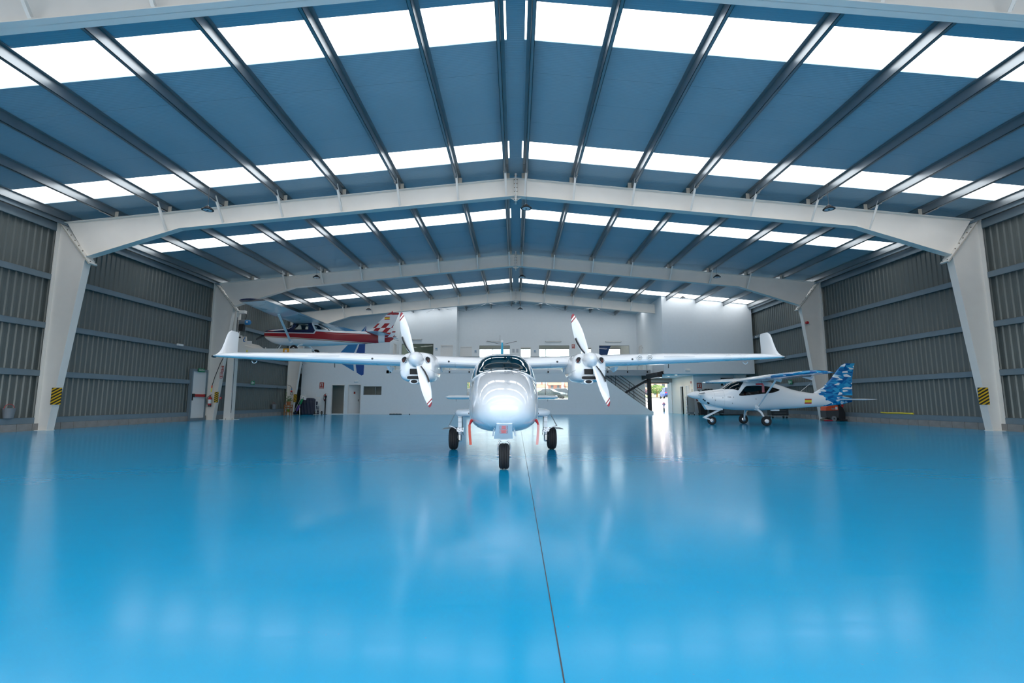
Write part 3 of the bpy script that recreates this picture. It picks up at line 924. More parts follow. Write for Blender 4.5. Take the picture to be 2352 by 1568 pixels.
def ws_rows():
    base = [(0, 1.66), (22, 1.69), (42, 1.78), (58, 1.94), (70, 2.14), (80, 2.36)]
    rows = []
    n = 30
    for i in range(n + 1):
        s = lerp(1.665, 2.6, i / n)
        # half angle: limited by the base curve, then by the raked post
        ph = 0
        for (a, sa), (b, sb) in zip(base, base[1:]):
            if sa <= s <= sb: ph = lerp(a, b, (s - sa) / (sb - sa))
            elif s > sb: ph = b
        post = lerp(79, 58, max(0, (s - 2.24) / .36))
        ph = min(ph, post)
        rows.append((s, -R_(ph), R_(ph)))
    return rows
WR = ws_rows()
SWP = round_poly([(2.5, 1.14), (2.72, 1.6), (3.05, 1.66), (3.3, 1.6), (3.3, 1.16)], 4, .2)
QWP = round_poly([(2.02, 1.14), (2.38, 1.16), (2.47, 1.54), (2.42, 1.5)], 3, .15)
HO = [hole_from(WR)]; pats = [('windscreen', WR)]
for sd in (1, -1):
    for nm, pl in (('door_window', SWP),):
        rw = rows_sz(FA, pl, sd); pats.append((nm, rw)); HO.append(hole_from(rw))
fus = FA.body(0.0, 8.4, 168, 120, HO).build('fuselage', m_air, tw, smooth=40)
for nm, rw in pats:
    o = FA.patch(rw, 26 if nm == 'windscreen' else 10, .003).build(nm, g_cabin, tw, smooth=60, recalc=False)
    FA.edge(rw, .011, .0).build('window_seal', m_air if nm == 'windscreen' else m_dark, o, smooth=60)
# nose maintenance hatch outline + rivets (fine relief) and nose top seam
MB().tube([FA.P(s, R_(p), .001) for s, p in ((1.48, 8), (1.56, 22), (1.5, 42), (1.3, 55), (1.12, 60), (1.08, 52), (1.14, 30), (1.2, 10), (1.35, 8), (1.52, 8))], .0022, 5).build('hatch_seam', m_shade, fus)
rv = MB()
for s, p in ((1.48, 9), (1.54, 16), (1.56, 24), (1.55, 33), (1.5, 43), (1.42, 50), (1.28, 56), (1.12, 59), (1.14, 30), (1.17, 22), (1.2, 11), (1.3, 9), (1.4, 9)):
    a = FA.P(s, R_(p), 0); b = FA.P(s, R_(p), .0025); rv.tube([a, b], .006, 6)
rv.build('rivets', m_dark, fus)['kind'] = 'stuff'
for sd in (1, -1):
    q = FA.P(1.55, sd * R_(99), .003)
    MB().lathe([(.012, -.004), (.016, 0), (.012, .004)], q, (sd, -.3, 0), 10).build('static_port', m_airdark, fus)
# cabin: coaming, seats, pillar, rear bulkhead
MB().loft([[(x, y, z) for x, z in ((-.46, 1.1), (.46, 1.1), (.42, 1.34), (.2, 1.44), (-.2, 1.44), (-.42, 1.34))] for y in (2.05, 2.25)]).build('instrument_panel', m_dark, tw)
MB().box(-.2, .1, 1.88, 1.95, 1.40, 1.53).build('coaming_panel', m_door, tw)
for sd in (-1, 1):
    se = MB().loft([[(sd * .3 + x * w, y, z) for x, z2, w2 in ((-1, 0, 1), (1, 0, 1), (1, 1, 1), (.6, 1, 1), (-.6, 1, 1), (-1, 1, 1)) for z in [z0]] for y, z0, w in ((2.9, .9, .22), (2.9, 1.0, .22))])
    prof = [(-.24, .85), (.24, .85), (.25, 1.25), (.2, 1.42), (.12, 1.5), (-.12, 1.5), (-.2, 1.42), (-.25, 1.25)]
    MB().loft([[(sd * .29 + x, 2.78 + (z - .85) * .2, z) for x, z in prof], [(sd * .29 + x * .96, 2.9 + (z - .85) * .2, z) for x, z in prof]]).build('seat_back', m_seat, tw, smooth=40)
    MB().cbox((sd * .29, 2.62, .84), (.46, .42, .12)).build('seat_cushion', m_seat, tw)
    MB().torus(.12, .012, (sd * .29, 2.36, 1.34), (0, -1, .35), 20, 6).build('control_yoke', m_black, tw)
MB().box(-.1, .06, 2.88, 2.95, .8, 1.85).build('cabin_pillar', m_seatdark, tw)
MB().box(-.48, .48, 3.7, 3.74, .72, 1.72).build('rear_bulkhead', m_seatdark, tw)
MB().box(-.48, .48, 1.9, 3.7, .62, .65).build('cabin_floor', m_seatdark, tw)
MB().cbox((.06, 2.55, 1.735), (.12, .015, .045)).build('mirror', m_dark, tw)
MB().tube([(.03, 2.0, 1.45), (.0, 2.5, 1.74)], .006, 6).build('compass_post', m_dark, tw)
# wing
WZ = 1.685
for sd in (1, -1):
    dz = math.tan(R_(2.0))
    secs = [(sd * x, y, c, WZ + dz * x, t) for x, y, c, t in ((.0, 2.72, 1.42, .168), (1.0, 2.72, 1.42, .168), (2.6, 2.72, 1.42, .168), (3.2, 2.73, 1.40, .165), (4.2, 2.85, 1.22, .15), (5.3, 3.0, 1.0, .135), (5.66, 3.1, .86, .12), (5.86, 3.25, .62, .10), (5.95, 3.42, .38, .08))]
    w = wing(secs, .025, 16).build('wing', m_air, tw, smooth=30)
    # winglet
    zw = WZ + dz * 5.6
    sec = []
    for z, yl, c, xo, t in ((.0, 3.12, .88, 5.74, .14), (.03, 3.2, .81, 5.76, .13), (.08, 3.32, .7, 5.78, .125), (.17, 3.44, .6, 5.8, .125), (.3, 3.53, .53, 5.81, .125), (.45, 3.6, .47, 5.81, .125), (.54, 3.66, .41, 5.81, .12), (.59, 3.76, .28, 5.81, .1)):
        sec.append((zw + z, yl, c, t, sd * xo))
    vfin(sec, 10).build('winglet', m_air, tw, smooth=35)
    MB().lathe([(.0, -.05), (.022, -.03), (.03, .02), (.025, .07), (0, .09)], (sd * 5.94, 3.4, zw + .005), (0, 1, 0), 12).build('navigation_light', m_dark, tw, smooth=50)
    MB().tube(arc((sd * 5.1, 3.4, WZ + .11), .05, 0, -PI, 12, 'xz'), .007, 6).build('tie_down_ring', m_air, tw)
    # pressure inlet oval, flap hinge fairings
    for x in (1.05, 2.52):
        MB().lathe([(.02, 0), (.014, .004), (.004, .005)], (sd * x, 2.715, WZ + dz * x + .01), (0, -1, 0), 14).build('wing_inlet', m_dark, w)
    for x in (1.25, 2.3):
        MB().hexa([(sd * (x - .01), 3.2, WZ - .10), (sd * (x + .01), 3.2, WZ - .10), (sd * (x + .01), 3.4, WZ - .12), (sd * (x - .01), 3.4, WZ - .12),
                   (sd * (x - .035), 3.1, WZ - .02), (sd * (x + .035), 3.1, WZ - .02), (sd * (x + .035), 3.6, WZ - .02), (sd * (x - .035), 3.6, WZ - .02)]).build('hinge_fairing', m_air, tw)
    MB().tube([(sd * 3.4, 3.2, WZ + .08), (sd * 3.4, 3.22, WZ - .04)], .008, 6).build('fuel_drain', m_dark, tw)
    MB().tube([(sd * .93, 2.86, WZ + .115), (sd * .93, 2.74, WZ + .05), (sd * .93, 2.715, WZ - .02), (sd * .93, 2.8, WZ - .075)], .0025, 5).build('skin_seam', m_shade, w)
# stall strips (thin grey lines on both leading edges)
for sd in (1, -1):
    MB().box(min(sd * 3.15, sd * 3.75), max(sd * 3.15, sd * 3.75), 2.705, 2.73, WZ + .15, WZ + .155).build('stall_strip', m_signwhite, tw)
# landing lights in the right wing
for i, x in enumerate((2.66, 2.86)):
    z = WZ + .035 + dz * x; y = 2.715
    lt = MB().lathe([(.055, .02), (.06, .0), (.055, -.006)], (x, y, z), (0, -1, 0), 20).build('landing_light', m_signwhite, tw, smooth=40)
    led = MB()
    for k in range(8):
        a = 2 * PI * k / 8; led.cbox((x + .036 * math.cos(a), y - .02, z + .036 * math.sin(a)), (.016, .012, .016))
    led.cbox((x, y - .02, z), (.026, .012, .026))
    led.build('lamp_cells', m_shade, lt)
    MB().torus(.058, .006, (x, y - .004, z), (0, -1, 0), 20, 6).build('bezel', m_air, lt, smooth=60)
# engine nacelles, spinners, propellers
NX = 1.585
m_baffle = M('inlet_red_brown', (.10, .012, .008), .6)
def blade(L=.9):
    """blade along +z, facing -y"""
    prof = [(0.07, -.03, .03, .03), (.15, -.055, .038, .024), (.25, -.088, .055, .018), (.38, -.105, .075, .013), (.52, -.098, .09, .011), (.66, -.072, .092, .009), (.78, -.036, .084, .007), (.86, .0, .074, .005), (.895, .03, .062, .004)]
    return prof
def prop_ring(z, a, b, th, tw_):
    out = []
    for k in range(10):
        u = 2 * PI * k / 10
        x = (a + b) / 2 + (b - a) / 2 * math.cos(u); y = th * math.sin(u)
        out.append((x, y - (x - (a + b) / 2) * tw_, z))
    return out
def interp_prof(p, z):
    for q, r in zip(p, p[1:]):
        if q[0] <= z <= r[0]:
            t = (z - q[0]) / (r[0] - q[0]); return tuple(lerp(q[k], r[k], t) for k in (1, 2, 3))
    return p[-1][1:]
def blade_piece(z0, z1, n, grow=0.0, wlim=None, slant=0.0):
    pr = blade(); rings = []
    for i in range(n + 1):
        z = lerp(z0, z1, i / n); a, b, th = interp_prof(pr, z)
        if wlim: a, b = lerp(a, b, wlim[0]), lerp(a, b, wlim[1])
        twist = lerp(.6, .2, z / .9)
        ring = prop_ring(z, a, b, th + grow, twist)
        if slant: ring = [(x, y, zz + slant * (x - (a + b) / 2)) for x, y, zz in ring]
        rings.append(ring)
    return MB().loft(rings)
def propeller(parent, loc, ang):
    for k in range(2):
        e = blade_piece(.06, .785, 22, slant=.55).build('propeller_blade', m_air, parent, loc, smooth=40)
        e.rotation_euler = (0, ang + k * PI, 0)
        for nm, a, b, mt in (('tip_stripe', .785, .81, m_darkred), ('tip_band', .81, .838, m_air), ('blade_tip', .838, .893, m_darkred)):
            blade_piece(a, b, 3, .0006, slant=.55).build(nm, mt, e)
        blade_piece(.15, .47, 8, .002, (0, .16), slant=.5).build('deicing_boot', m_black, e)
def nacelle(parent, sd, ang):
    x0 = sd * NX
    N = Fus([(1.93, .05, 1.6, 1.9, 1.7, 2.6, 2.6), (1.95, .24, 1.45, 1.88, 1.65, 3.0, 3.2), (2.0, .3, 1.40, 1.905, 1.63, 3.0, 3.4), (2.12, .325, 1.375, 1.915, 1.62, 3.0, 3.6), (2.4, .34, 1.365, 1.93, 1.62, 3.2, 3.6), (2.8, .335, 1.38, 1.93, 1.63, 3.2, 3.2), (3.2, .29, 1.45, 1.9, 1.66, 3, 3), (3.7, .2, 1.56, 1.82, 1.69, 2.5, 2.5), (4.1, .06, 1.66, 1.75, 1.7, 2, 2)])
    na = N.body(1.93, 4.1, 60, 64).build('engine_nacelle', m_air, parent, (x0, .25, -.045), smooth=40)
    MB().tube([N.P(1.96 + .02 * i, R_(97), .001) for i in range(50)], .002, 5).build('cowl_seam', m_shade, na)
    MB().tube([N.P(1.96 + .02 * i, -R_(97), .001) for i in range(50)], .002, 5).build('cowl_seam', m_shade, na)
    # spinner
    sp_ = MB().lathe([(.14, .0), (.142, -.05), (.13, -.12), (.103, -.19), (.067, -.245), (.032, -.275), (.004, -.285)], (0, 1.945, 1.765), (0, 1, 0), 32).build('spinner', m_air, parent, (x0, .25, -.045), smooth=50)
    # air inlets: thin plates just proud of the cowl, shade of the open mouths painted black
    yf = 1.925
    def inlet(nm, poly, ring=.006, depth=.03, y=yf):
        o = MB().prism([(p[0], p[1]) for p in poly], y - .004, y + depth, 'y').build(nm, m_airdark, parent, (x0, .25, -.045))
        pts = [(p[0], y - .004, p[1]) for p in poly] + [(poly[0][0], y - .004, poly[0][1])]
        MB().tube(pts, ring, 6, cap=False).build('inlet_lip', m_air, o, smooth=60)
        return o
    for k in (-1, 1):
        eye = []
        for j in range(16):
            a = 2 * PI * j / 16
            u = .038 * math.cos(a); v = .058 * math.sin(a)
            if v > 0: u *= 1.0 + .25
            eye.append((k * .215 + u + k * -.012 * (v / .058), 1.765 + v))
        inlet('cooling_inlet', eye, .004, .05, 1.918)
        MB().prism([(k * .225 - .02, 1.72), (k * .225 + .012, 1.73), (k * .225 + .012, 1.765), (k * .225 - .012, 1.77)], 1.9135, 1.93, 'y').build('inlet_baffle', m_baffle, parent, (x0, .25, -.045))
    inlet('oil_cooler_inlet', round_poly([(-.115, 1.605), (.06, 1.605), (.06, 1.495), (-.115, 1.495)], 3, .12), .005)
    inlet('radiator_inlet', round_poly([(-.16, 1.475), (.13, 1.475), (.13, 1.405), (-.16, 1.405)], 5, .3), .005)
    def flat(mb):
        mb.v = [(-.03 + (p[0] + .03) * 1.2, p[1], 1.37 + (p[2] - 1.37) * .62) for p in mb.v]; return mb
    flat(MB().lathe([(.05, .0), (.062, -.002), (.072, -.008), (.068, -.02), (.062, -.01)], (-.03, 1.93, 1.37), (0, -1, 0), 24, cap=False)).build('exhaust_scoop', m_air, parent, (x0, .25, -.045), smooth=60)
    flat(MB().lathe([(.055, 0), (.05, .3), (.0, .31)], (-.03, 1.94, 1.37), (0, 1, 0), 20)).build('scoop_duct', m_airdark, parent, (x0, .25, -.045))
    flat(MB().lathe([(.066, 0), (.068, .1), (.06, .5), (.01, .8)], (-.03, 1.95, 1.37), (0, 1, 0), 20)).build('scoop_fairing', m_air, na, smooth=50)
    propeller(parent, (x0, 2.11, 1.72), ang)
nacelle(tw, -1, math.radians(-21.5)); nacelle(tw, 1, math.radians(-24.0))
# tail
vfin([(1.35, 6.7, 1.35, .1), (1.7, 7.05, 1.05, .1), (2.2, 7.35, .85, .1), (2.6, 7.58, .7, .11), (2.70, 7.66, .58, .1)], 10).build('tail_fin', m_cyan, tw, smooth=35)
MB().lathe([(.03, 0), (.045, .02), (.045, .06), (.03, .1), (.0, .11)], (0, 7.75, 2.68), (0, 0, 1), 14).build('beacon_light', m_signwhite, tw, smooth=50)
for sd in (1, -1):
    MB().tube([(sd * .04, 7.8, 2.66), (sd * .45, 8.0, 2.78)], .007, 6).build('vor_antenna', m_dark, tw)
    wing([(0, 7.3, .82, 1.08, .17), (sd * .8, 7.35, .76, 1.08, .17), (sd * 1.52, 7.4, .68, 1.08, .17), (sd * 1.6, 7.46, .55, 1.08, .12), (sd * 1.64, 7.55, .35, 1.08, .08)], 0, 10).build('stabilator', m_air, tw, smooth=30)
    MB().tube([(sd * 1.35, 7.7, 1.08), (sd * 1.35, 7.72, .96)], .005, 6).build('static_wick', m_dark, tw)
MB().tube([(-.06, 7.7, 2.76), (-.06, 7.72, 2.93)], .004, 6).build('whip_antenna', m_dark, tw)
for x, y in ((-.12, 1.5), (-.05, 2.2)): MB().box(x - .008, x + .008, y, y + .05, .38, .5).build('belly_antenna', m_dark, tw)
# nose gear
NY = .53
nw = wheel(tw, 'nose_wheel', (0, NY, .185), .185, .15, .085)
fk = MB()
for sd in (-1, 1):
    fk.tube([(sd * .085, NY, .185), (sd * .09, NY - .005, .3), (sd * .085, NY - .015, .36), (sd * .06, NY - .02, .4), (0, NY - .02, .41)], .011, 8)
    fk.lathe([(.02, -.015), (.02, .015)], (sd * .09, NY, .185), (1, 0, 0), 10)
fk.build('wheel_fork', m_chrome, tw, smooth=50)
MB().box(-.05, .05, NY - .06, NY + .02, .4, .455).build('fork_crown', m_air, tw)
MB().tube([(0, NY - .02, .42), (0, NY + .12, .7)], .035, 12).build('nose_leg', m_air, tw, smooth=50)
gd = MB().hexa([(-.15, NY - .12, .44), (.125, NY - .12, .44), (.125, NY - .1, .44), (-.15, NY - .1, .44), (-.108, NY - .42, .66), (.108, NY - .42, .66), (.108, NY - .4, .67), (-.108, NY - .4, .67)]).build('gear_door', m_air, tw)
ptx = M('placard_red', (.7, .12, .12), .6)
def on_door(x, z): return (x, lerp(NY - .12, NY - .42, (z - .44) / .22) - .004, z)
for z0, z1, nl in ((.585, .635, 5), (.525, .57, 5)):
    pm = MB()
    for a, b in (((-.06, z0), (.045, z0)), ((-.06, z1), (.045, z1)), ((-.06, z0), (-.06, z1)), ((.045, z0), (.045, z1))):
        pm.bar(on_door(*a), on_door(*b), .003, .003)
    for k in range(nl):
        z = lerp(z0, z1, (k + .7) / (nl + .4)); ww = random.uniform(.028, .044)
        pm.bar(on_door(-.0075 - ww, z), on_door(-.0075 + ww, z), .003, .005)
    pm.build('placard', ptx, gd)
for sd in (-1, 1):
    MB().hexa([(sd * .15, NY - .02, .47), (sd * .175, NY - .02, .47), (sd * .175, NY + .5, .47), (sd * .15, NY + .5, .47), (sd * .13, NY - .08, .6), (sd * .15, NY - .08, .6), (sd * .15, NY + .6, .58), (sd * .13, NY + .6, .58)]).build('bay_door', m_air, tw)
MB().box(-.105, .105, NY - .06, NY + .5, .51, .62).build('gear_bay', m_airdark, tw)
# main gear: stub pods, legs, wheels, doors
for sd in (-1, 1):
    g = Fus([(0, .01, -.01, .01, 0, 2, 2), (.05, .09, -.075, .06, 0, 2.2, 2.2), (.15, .16, -.085, .075, 0, 2.4, 2.4), (.4, .22, -.1, .09, 0, 2.5, 2.5), (.6, .24, -.11, .1, 0, 2.5, 2.5)])
    mb = g.body(0, .6, 24, 32)
    mb.v = [(sd * (.98 - p[1]), 3.35 + p[0] * 1.3, .74 + p[2]) for p in mb.v]
    mb.build('gear_pod', m_air, tw, smooth=40)
    lx = sd * .87
    MB().box(lx - .035, lx + .035, 3.3, 3.38, .4, .72).build('main_leg', m_air, tw)
    for z in (.44, .55, .64): MB().box(lx - .038, lx + .038, 3.296, 3.384, z, z + .005).build('leg_band', m_dark, tw)
    kn = MB().hexa([(lx - .07, 3.28, .36), (lx + .07, 3.28, .36), (lx + .07, 3.4, .36), (lx - .07, 3.4, .36), (lx - .045, 3.29, .44), (lx + .075, 3.29, .44), (lx + .075, 3.39, .44), (lx - .045, 3.39, .44)]).build('leg_knuckle', m_air, tw)
    kb = MB()
    for dx, dz in ((-.04, .405), (.0, .43), (.06, .4), (-.05, .375), (.03, .37), (-.01, .385)): kb.tube([(lx + dx, 3.275, dz), (lx + dx, 3.29, dz)], .008, 6)
    kb.build('knuckle_bolts', m_bolt, kn)
    MB().tube([(lx, 3.3, .37), (lx, 3.36, .25), (lx, 3.42, .17)], [.035, .034, .03], 12).build('trailing_link', m_air, tw, smooth=50)
    MB().lathe([(.04, 0), (.042, .1), (.03, .11)], (lx, 3.3, .2), (0, 0, 1), 14).build('shock_absorber', m_steel, tw, smooth=50)
    MB().tube([(lx, 3.42, .2), (sd * 1.02, 3.42, .22)], .022, 10).build('axle', m_chrome, tw)
    MB().tube([(lx - sd * .045, 3.3, .68), (lx - sd * .055, 3.29, .5), (lx - sd * .05, 3.29, .4), (lx - sd * .07, 3.3, .3)], .007, 6).build('brake_hose', m_black, tw)
    wheel(tw, 'main_wheel', (sd * 1.0, 3.42, .222), .222, .175, .1)
    MB().lathe([(.09, 0), (.09, .012)], (lx + sd * .03, 3.42, .222), (sd, 0, 0), 20).build('brake_disc', m_bolt, tw)
    MB().bar((sd * .98, 3.32, .70), (sd * 1.1, 3.34, .47), .015, .06, up=(0, 1, 0)).build('door_strut', m_shade, tw)
    MB().hexa([(sd * 1.06, 3.2, .42), (sd * 1.22, 3.2, .41), (sd * 1.22, 3.75, .41), (sd * 1.06, 3.75, .42), (sd * 1.08, 3.2, .43), (sd * 1.22, 3.2, .418), (sd * 1.22, 3.75, .418), (sd * 1.08, 3.75, .43)]).build('gear_door', m_cyan if False else m_shade, tw)
    MB().tube([(sd * 1.1, 3.34, .48), (sd * 1.0, 3.33, .45), (lx + sd * .04, 3.33, .39)], .011, 8).build('door_link', m_air, tw)
    # pitot cover with red ribbon
    q = FA.P(.85, sd * R_(112), .0)
    pc = MB().tube([q, q + Vector((sd * .005, -.05, -.005)), q + Vector((sd * .02, -.1, -.035)), q + Vector((sd * .03, -.11, -.065))], [.022, .024, .017, .012], 10).build('pitot_cover', m_red, tw, smooth=50)
    b0 = q + Vector((sd * .03, -.115, -.06))
    MB().loft([[b0 + Vector((-.02 + dx, 0, dz)), b0 + Vector((.018 + dx, 0, dz)), b0 + Vector((.018 + dx, .003, dz)), b0 + Vector((-.02 + dx, .003, dz))] for dx, dz in ((0, 0), (sd * -.002, -.1), (sd * -.01, -.2), (sd * -.02, -.3))]).build('ribbon', m_ribbon if sd < 0 else M('pale_ribbon', (.75, .35, .32), .7), pc)

# ------------------------------------------------------------------ white single-engine aeroplane with the blue shard tail (right)
def make_shards():
    m, t, b = newmat('blue_shards')
    x, y, z, vec = coords(t)
    cm = t.nodes.new('ShaderNodeCombineXYZ')
    t.links.new(y.k, cm.inputs[0]); t.links.new(z.k, cm.inputs[1]); t.links.new((x * .35).k, cm.inputs[2])
    def vor(scale, dist='EUCLIDEAN', off=0.0):
        mp = t.nodes.new('ShaderNodeMapping'); t.links.new(cm.outputs[0], mp.inputs[0]); mp.inputs['Location'].default_value = (off, off * .7, 0); mp.inputs['Rotation'].default_value = (0, 0, .6 + off)
        mp.inputs['Scale'].default_value = (1, 2.6, 1)
        v = t.nodes.new('ShaderNodeTexVoronoi'); v.inputs['Scale'].default_value = scale; v.distance = dist
        t.links.new(mp.outputs[0], v.inputs['Vector'])
        s = t.nodes.new('ShaderNodeSeparateXYZ'); t.links.new(v.outputs['Color'], s.inputs[0])
        p = t.nodes.new('ShaderNodeSeparateXYZ'); t.links.new(v.outputs['Position'], p.inputs[0])
        w = t.nodes.new('ShaderNodeSeparateXYZ'); t.links.new(mp.outputs[0], w.inputs[0])
        return [Ex(t, k) for k in s.outputs], [Ex(t, k) for k in p.outputs], [Ex(t, k) for k in w.outputs]
    c1, p1, w1 = vor(1.9); c2, p2, w2 = vor(3.6, off=3.3)
    def half(c, p, w):     # cut each cell by a line through its seed
        a = c[0] * 6.28
        return ((w[0] - p[0]) * a.sin() + (w[1] - p[1]) * (a + 1.57).sin()).gt(0)
    h1 = half(c1, p1, w1); h2 = half(c2, p2, w2)
    k1 = (c1[1] + h1 * .41).fract(); k2 = (c2[1] + h2 * .37).fract()
    def ramp(k):
        r = t.nodes.new('ShaderNodeValToRGB'); r.color_ramp.interpolation = 'CONSTANT'
        el = r.color_ramp.elements
        cols = [(0, (.0, .1, .33)), (.22, (.005, .17, .45)), (.5, (.01, .26, .56)), (.75, (.03, .36, .65)), (.93, (.5, .72, .85))]
        el[0].position = 0; el[0].color = (*cols[0][1], 1)
        el[1].position = cols[1][0]; el[1].color = (*cols[1][1], 1)
        for p_, c_ in cols[2:]:
            e = el.new(p_); e.color = (*c_, 1)
        t.links.new(k.k, r.inputs[0]); return r.outputs[0]
    col = mixc(t, c2[2].gt(.45), ramp(k1), ramp(k2))
    col = mixc(t, k2.gt(.86), col, (.78, .84, .87))
    # jagged front border of the pattern: decided per small shard
    px = p2[0]
    border = (y + (c2[0] - .5) * .5 + (z - 1.3) * .25).gt(5.45)
    outb = (x.abs() - 2.55 + (c2[0] - .5) * .6).gt(0)
    mask = border.max(outb)
    t.links.new(mixc(t, mask, (.86, .87, .88), col), b.inputs['Base Color'])
    b.inputs['Roughness'].default_value = .22; b.inputs['Coat Weight'].default_value = .7; b.inputs['Coat Roughness'].default_value = .03
    return m
m_shards = make_shards()
m_silver = M('script_silver', (.42, .46, .5), .4)
LX, LY = 7.07, 20.15
sg_ = thing('single_engine_aeroplane', 'white high-wing aeroplane with blue shard-patterned tail, parked by the right wall', 'aeroplane', (LX, LY, 0), -PI / 2)
FB = Fus([(.47, .25, 1.06, 1.345, 1.2, 2.2, 2.2), (.55, .36, .93, 1.365, 1.16, 2.3, 2.4), (.7, .44, .81, 1.39, 1.12, 2.4, 2.5), (1.05, .50, .71, 1.425, 1.08, 2.5, 2.5), (1.35, .535, .66, 1.47, 1.06, 2.5, 2.5), (1.75, .565, .62, 1.70, 1.08, 2.5, 2.5),
          (2.1, .575, .595, 1.80, 1.1, 2.6, 2.5), (2.7, .575, .58, 1.83, 1.12, 2.7, 2.5), (3.2, .53, .6, 1.78, 1.13, 2.5, 2.4), (3.8, .43, .635, 1.62, 1.12, 2.3, 2.3), (4.35, .33, .67, 1.43, 1.08, 2.2, 2.2), (5.0, .25, .715, 1.31, 1.04, 2.1, 2.1), (5.7, .18, .765, 1.24, 1.02, 2, 2), (6.3, .1, .83, 1.18, 1.02, 2, 2), (6.75, .03, .93, 1.1, 1.01, 2, 2)])
WSB = [(0, 1.36), (30, 1.42), (50, 1.6), (60, 1.75), (68, 1.88)]
def rowsB():
    rows = []
    for i in range(25):
        s = lerp(1.36, 2.16, i / 24); ph = 0
        for (a, sa), (b_, sb) in zip(WSB, WSB[1:]):
            if sa <= s <= sb: ph = lerp(a, b_, (s - sa) / (sb - sa))
            elif s > sb: ph = b_
        ph = min(ph, lerp(70, 34, max(0, (s - 1.86) / .3)))
        rows.append((s, -R_(ph), R_(ph)))
    return rows
rb = rowsB(); psB = [('windscreen', rb)]
SIDE = round_poly([(1.84, 1.165), (2.2, 1.56), (2.7, 1.585), (3.2, 1.53), (3.62, 1.42), (3.3, 1.31)], 4, .18)
for sd in (1, -1): psB.append(('cabin_window', rows_sz(FB, SIDE, sd, 26)))
FB.body(.47, 6.75, 130, 96, [hole_from(r) for _, r in psB]).build('fuselage', m_shards, sg_, smooth=40)
for nm, r in psB:
    o = FB.patch(r, 18, .003).build(nm, g_tint, sg_, smooth=60, recalc=False)
    FB.edge(r, .011, .0).build('window_seal', m_black, o, smooth=60)
MB().box(-.4, .4, 2.6, 2.7, .8, 1.5).build('seat_row', m_seatdark, sg_); MB().box(-.45, .45, 1.75, 1.9, .9, 1.3).build('instrument_panel', m_black, sg_)
MB().lathe([(.17, .0), (.162, -.1), (.14, -.2), (.108, -.3), (.066, -.39), (.03, -.445), (.006, -.47)], (0, .47, 1.215), (0, 1, 0), 28).build('spinner', m_air, sg_, smooth=50)
for k in range(2):
    pr = [(0.1, -.035, .035, .03), (.3, -.06, .055, .018), (.55, -.06, .055, .012), (.8, -.04, .04, .007), (.88, -.02, .02, .005)]
    rings = []
    for z, a, b_, th in pr:
        rings.append([((a + b_) / 2 + (b_ - a) / 2 * math.cos(2 * PI * j / 10), th * math.sin(2 * PI * j / 10) - ((b_ - a) / 2 * math.cos(2 * PI * j / 10)) * .6, z) for j in range(10)])
    o = MB().loft(rings).build('propeller_blade', m_air, sg_, (0, .43, 1.215), smooth=40); o.rotation_euler = (0, R_(86) + k * PI, 0)
    MB().bar((-.04, -.012, .25), (-.02, -.01, .8), .02, .015).build('leading_edge_guard', m_black, o)
# cowl inlets, panel lines, latches
for sd in (1, -1):
    for s, p0 in ((.53, 112), (.68, 122)):
        FB.patch([(s, R_(p0) * sd, R_(p0 + 18) * sd), (s + .09, R_(p0 + 4) * sd, R_(p0 + 20) * sd)], 4, .004).build('cowl_inlet', m_airdark, sg_)
    for s in (.95, 1.32): MB().tube([FB.P(s, sd * R_(a), .001) for a in range(12, 150, 6)], .0018, 5).build('panel_seam', m_shade, sg_)
    for s, z in ((.86, 1.1), (1.25, 1.1), (.97, 1.0), (1.66, 1.12), (1.62, .88), (2.55, 1.05)):
        q = FB.P(s, sd * FB.phi(s, z), .002); MB().cbox(q, (.012, .022, .05)).build('latch', m_shade, sg_)
text('name_script', 'P2008', .055, m_silver, sg_, FB.P(1.5, FB.phi(1.5, 1.125), .012), (PI / 2, 0, PI / 2 - .06), .012)
def flag(parent, pts, name='flag_decal'):
    """pts: function (u,v)->point; three stripes red yellow red"""
    for a, b_, mt in ((0, .25, m_red), (.25, .75, m_yellow), (.75, 1, m_red)):
        vs = [pts(0, a), pts(1, a), pts(1, b_), pts(0, b_)]
        MB().add(vs, [(0, 1, 2, 3)]).build(name, mt, parent, recalc=False)
flag(sg_, lambda u, v: FB.P(lerp(4.66, 4.96, u), FB.phi(lerp(4.66, 4.96, u), lerp(.86, 1.06, v)), .003))
# wing + struts
for sd in (1, -1):
    w = wing([(sd * x, y, c, z, t) for x, y, c, z, t in ((.0, 2.0, 1.38, 1.775, .15), (.5, 2.0, 1.38, 1.79, .15), (2.2, 2.02, 1.36, 1.83, .15), (3.4, 2.14, 1.2, 1.86, .14), (4.2, 2.26, 1.05, 1.885, .13), (4.42, 2.36, .9, 1.89, .11), (4.5, 2.5, .66, 1.89, .08))], .03, 14).build('wing', m_shards, sg_, smooth=30)
    MB().tube([(sd * .52, 2.62, .72), (sd * 2.25, 2.5, 1.74)], .034, 12).build('wing_strut', m_air, sg_, smooth=60)
    MB().lathe([(.09, -.02), (.085, .03), (.05, .08)], (sd * .53, 2.6, .73), (sd, 0, .3), 14).build('strut_fairing', m_air, sg_, smooth=50)
    for x in (1.1, 3.1): MB().hexa([(sd * x - .008, 3.1, 1.75), (sd * x + .008, 3.1, 1.75), (sd * x + .008, 3.3, 1.69), (sd * x - .008, 3.3, 1.69), (sd * x - .012, 2.95, 1.8), (sd * x + .012, 2.95, 1.8), (sd * x + .012, 3.36, 1.82), (sd * x - .012, 3.36, 1.82)]).build('hinge_bracket', m_air, sg_)
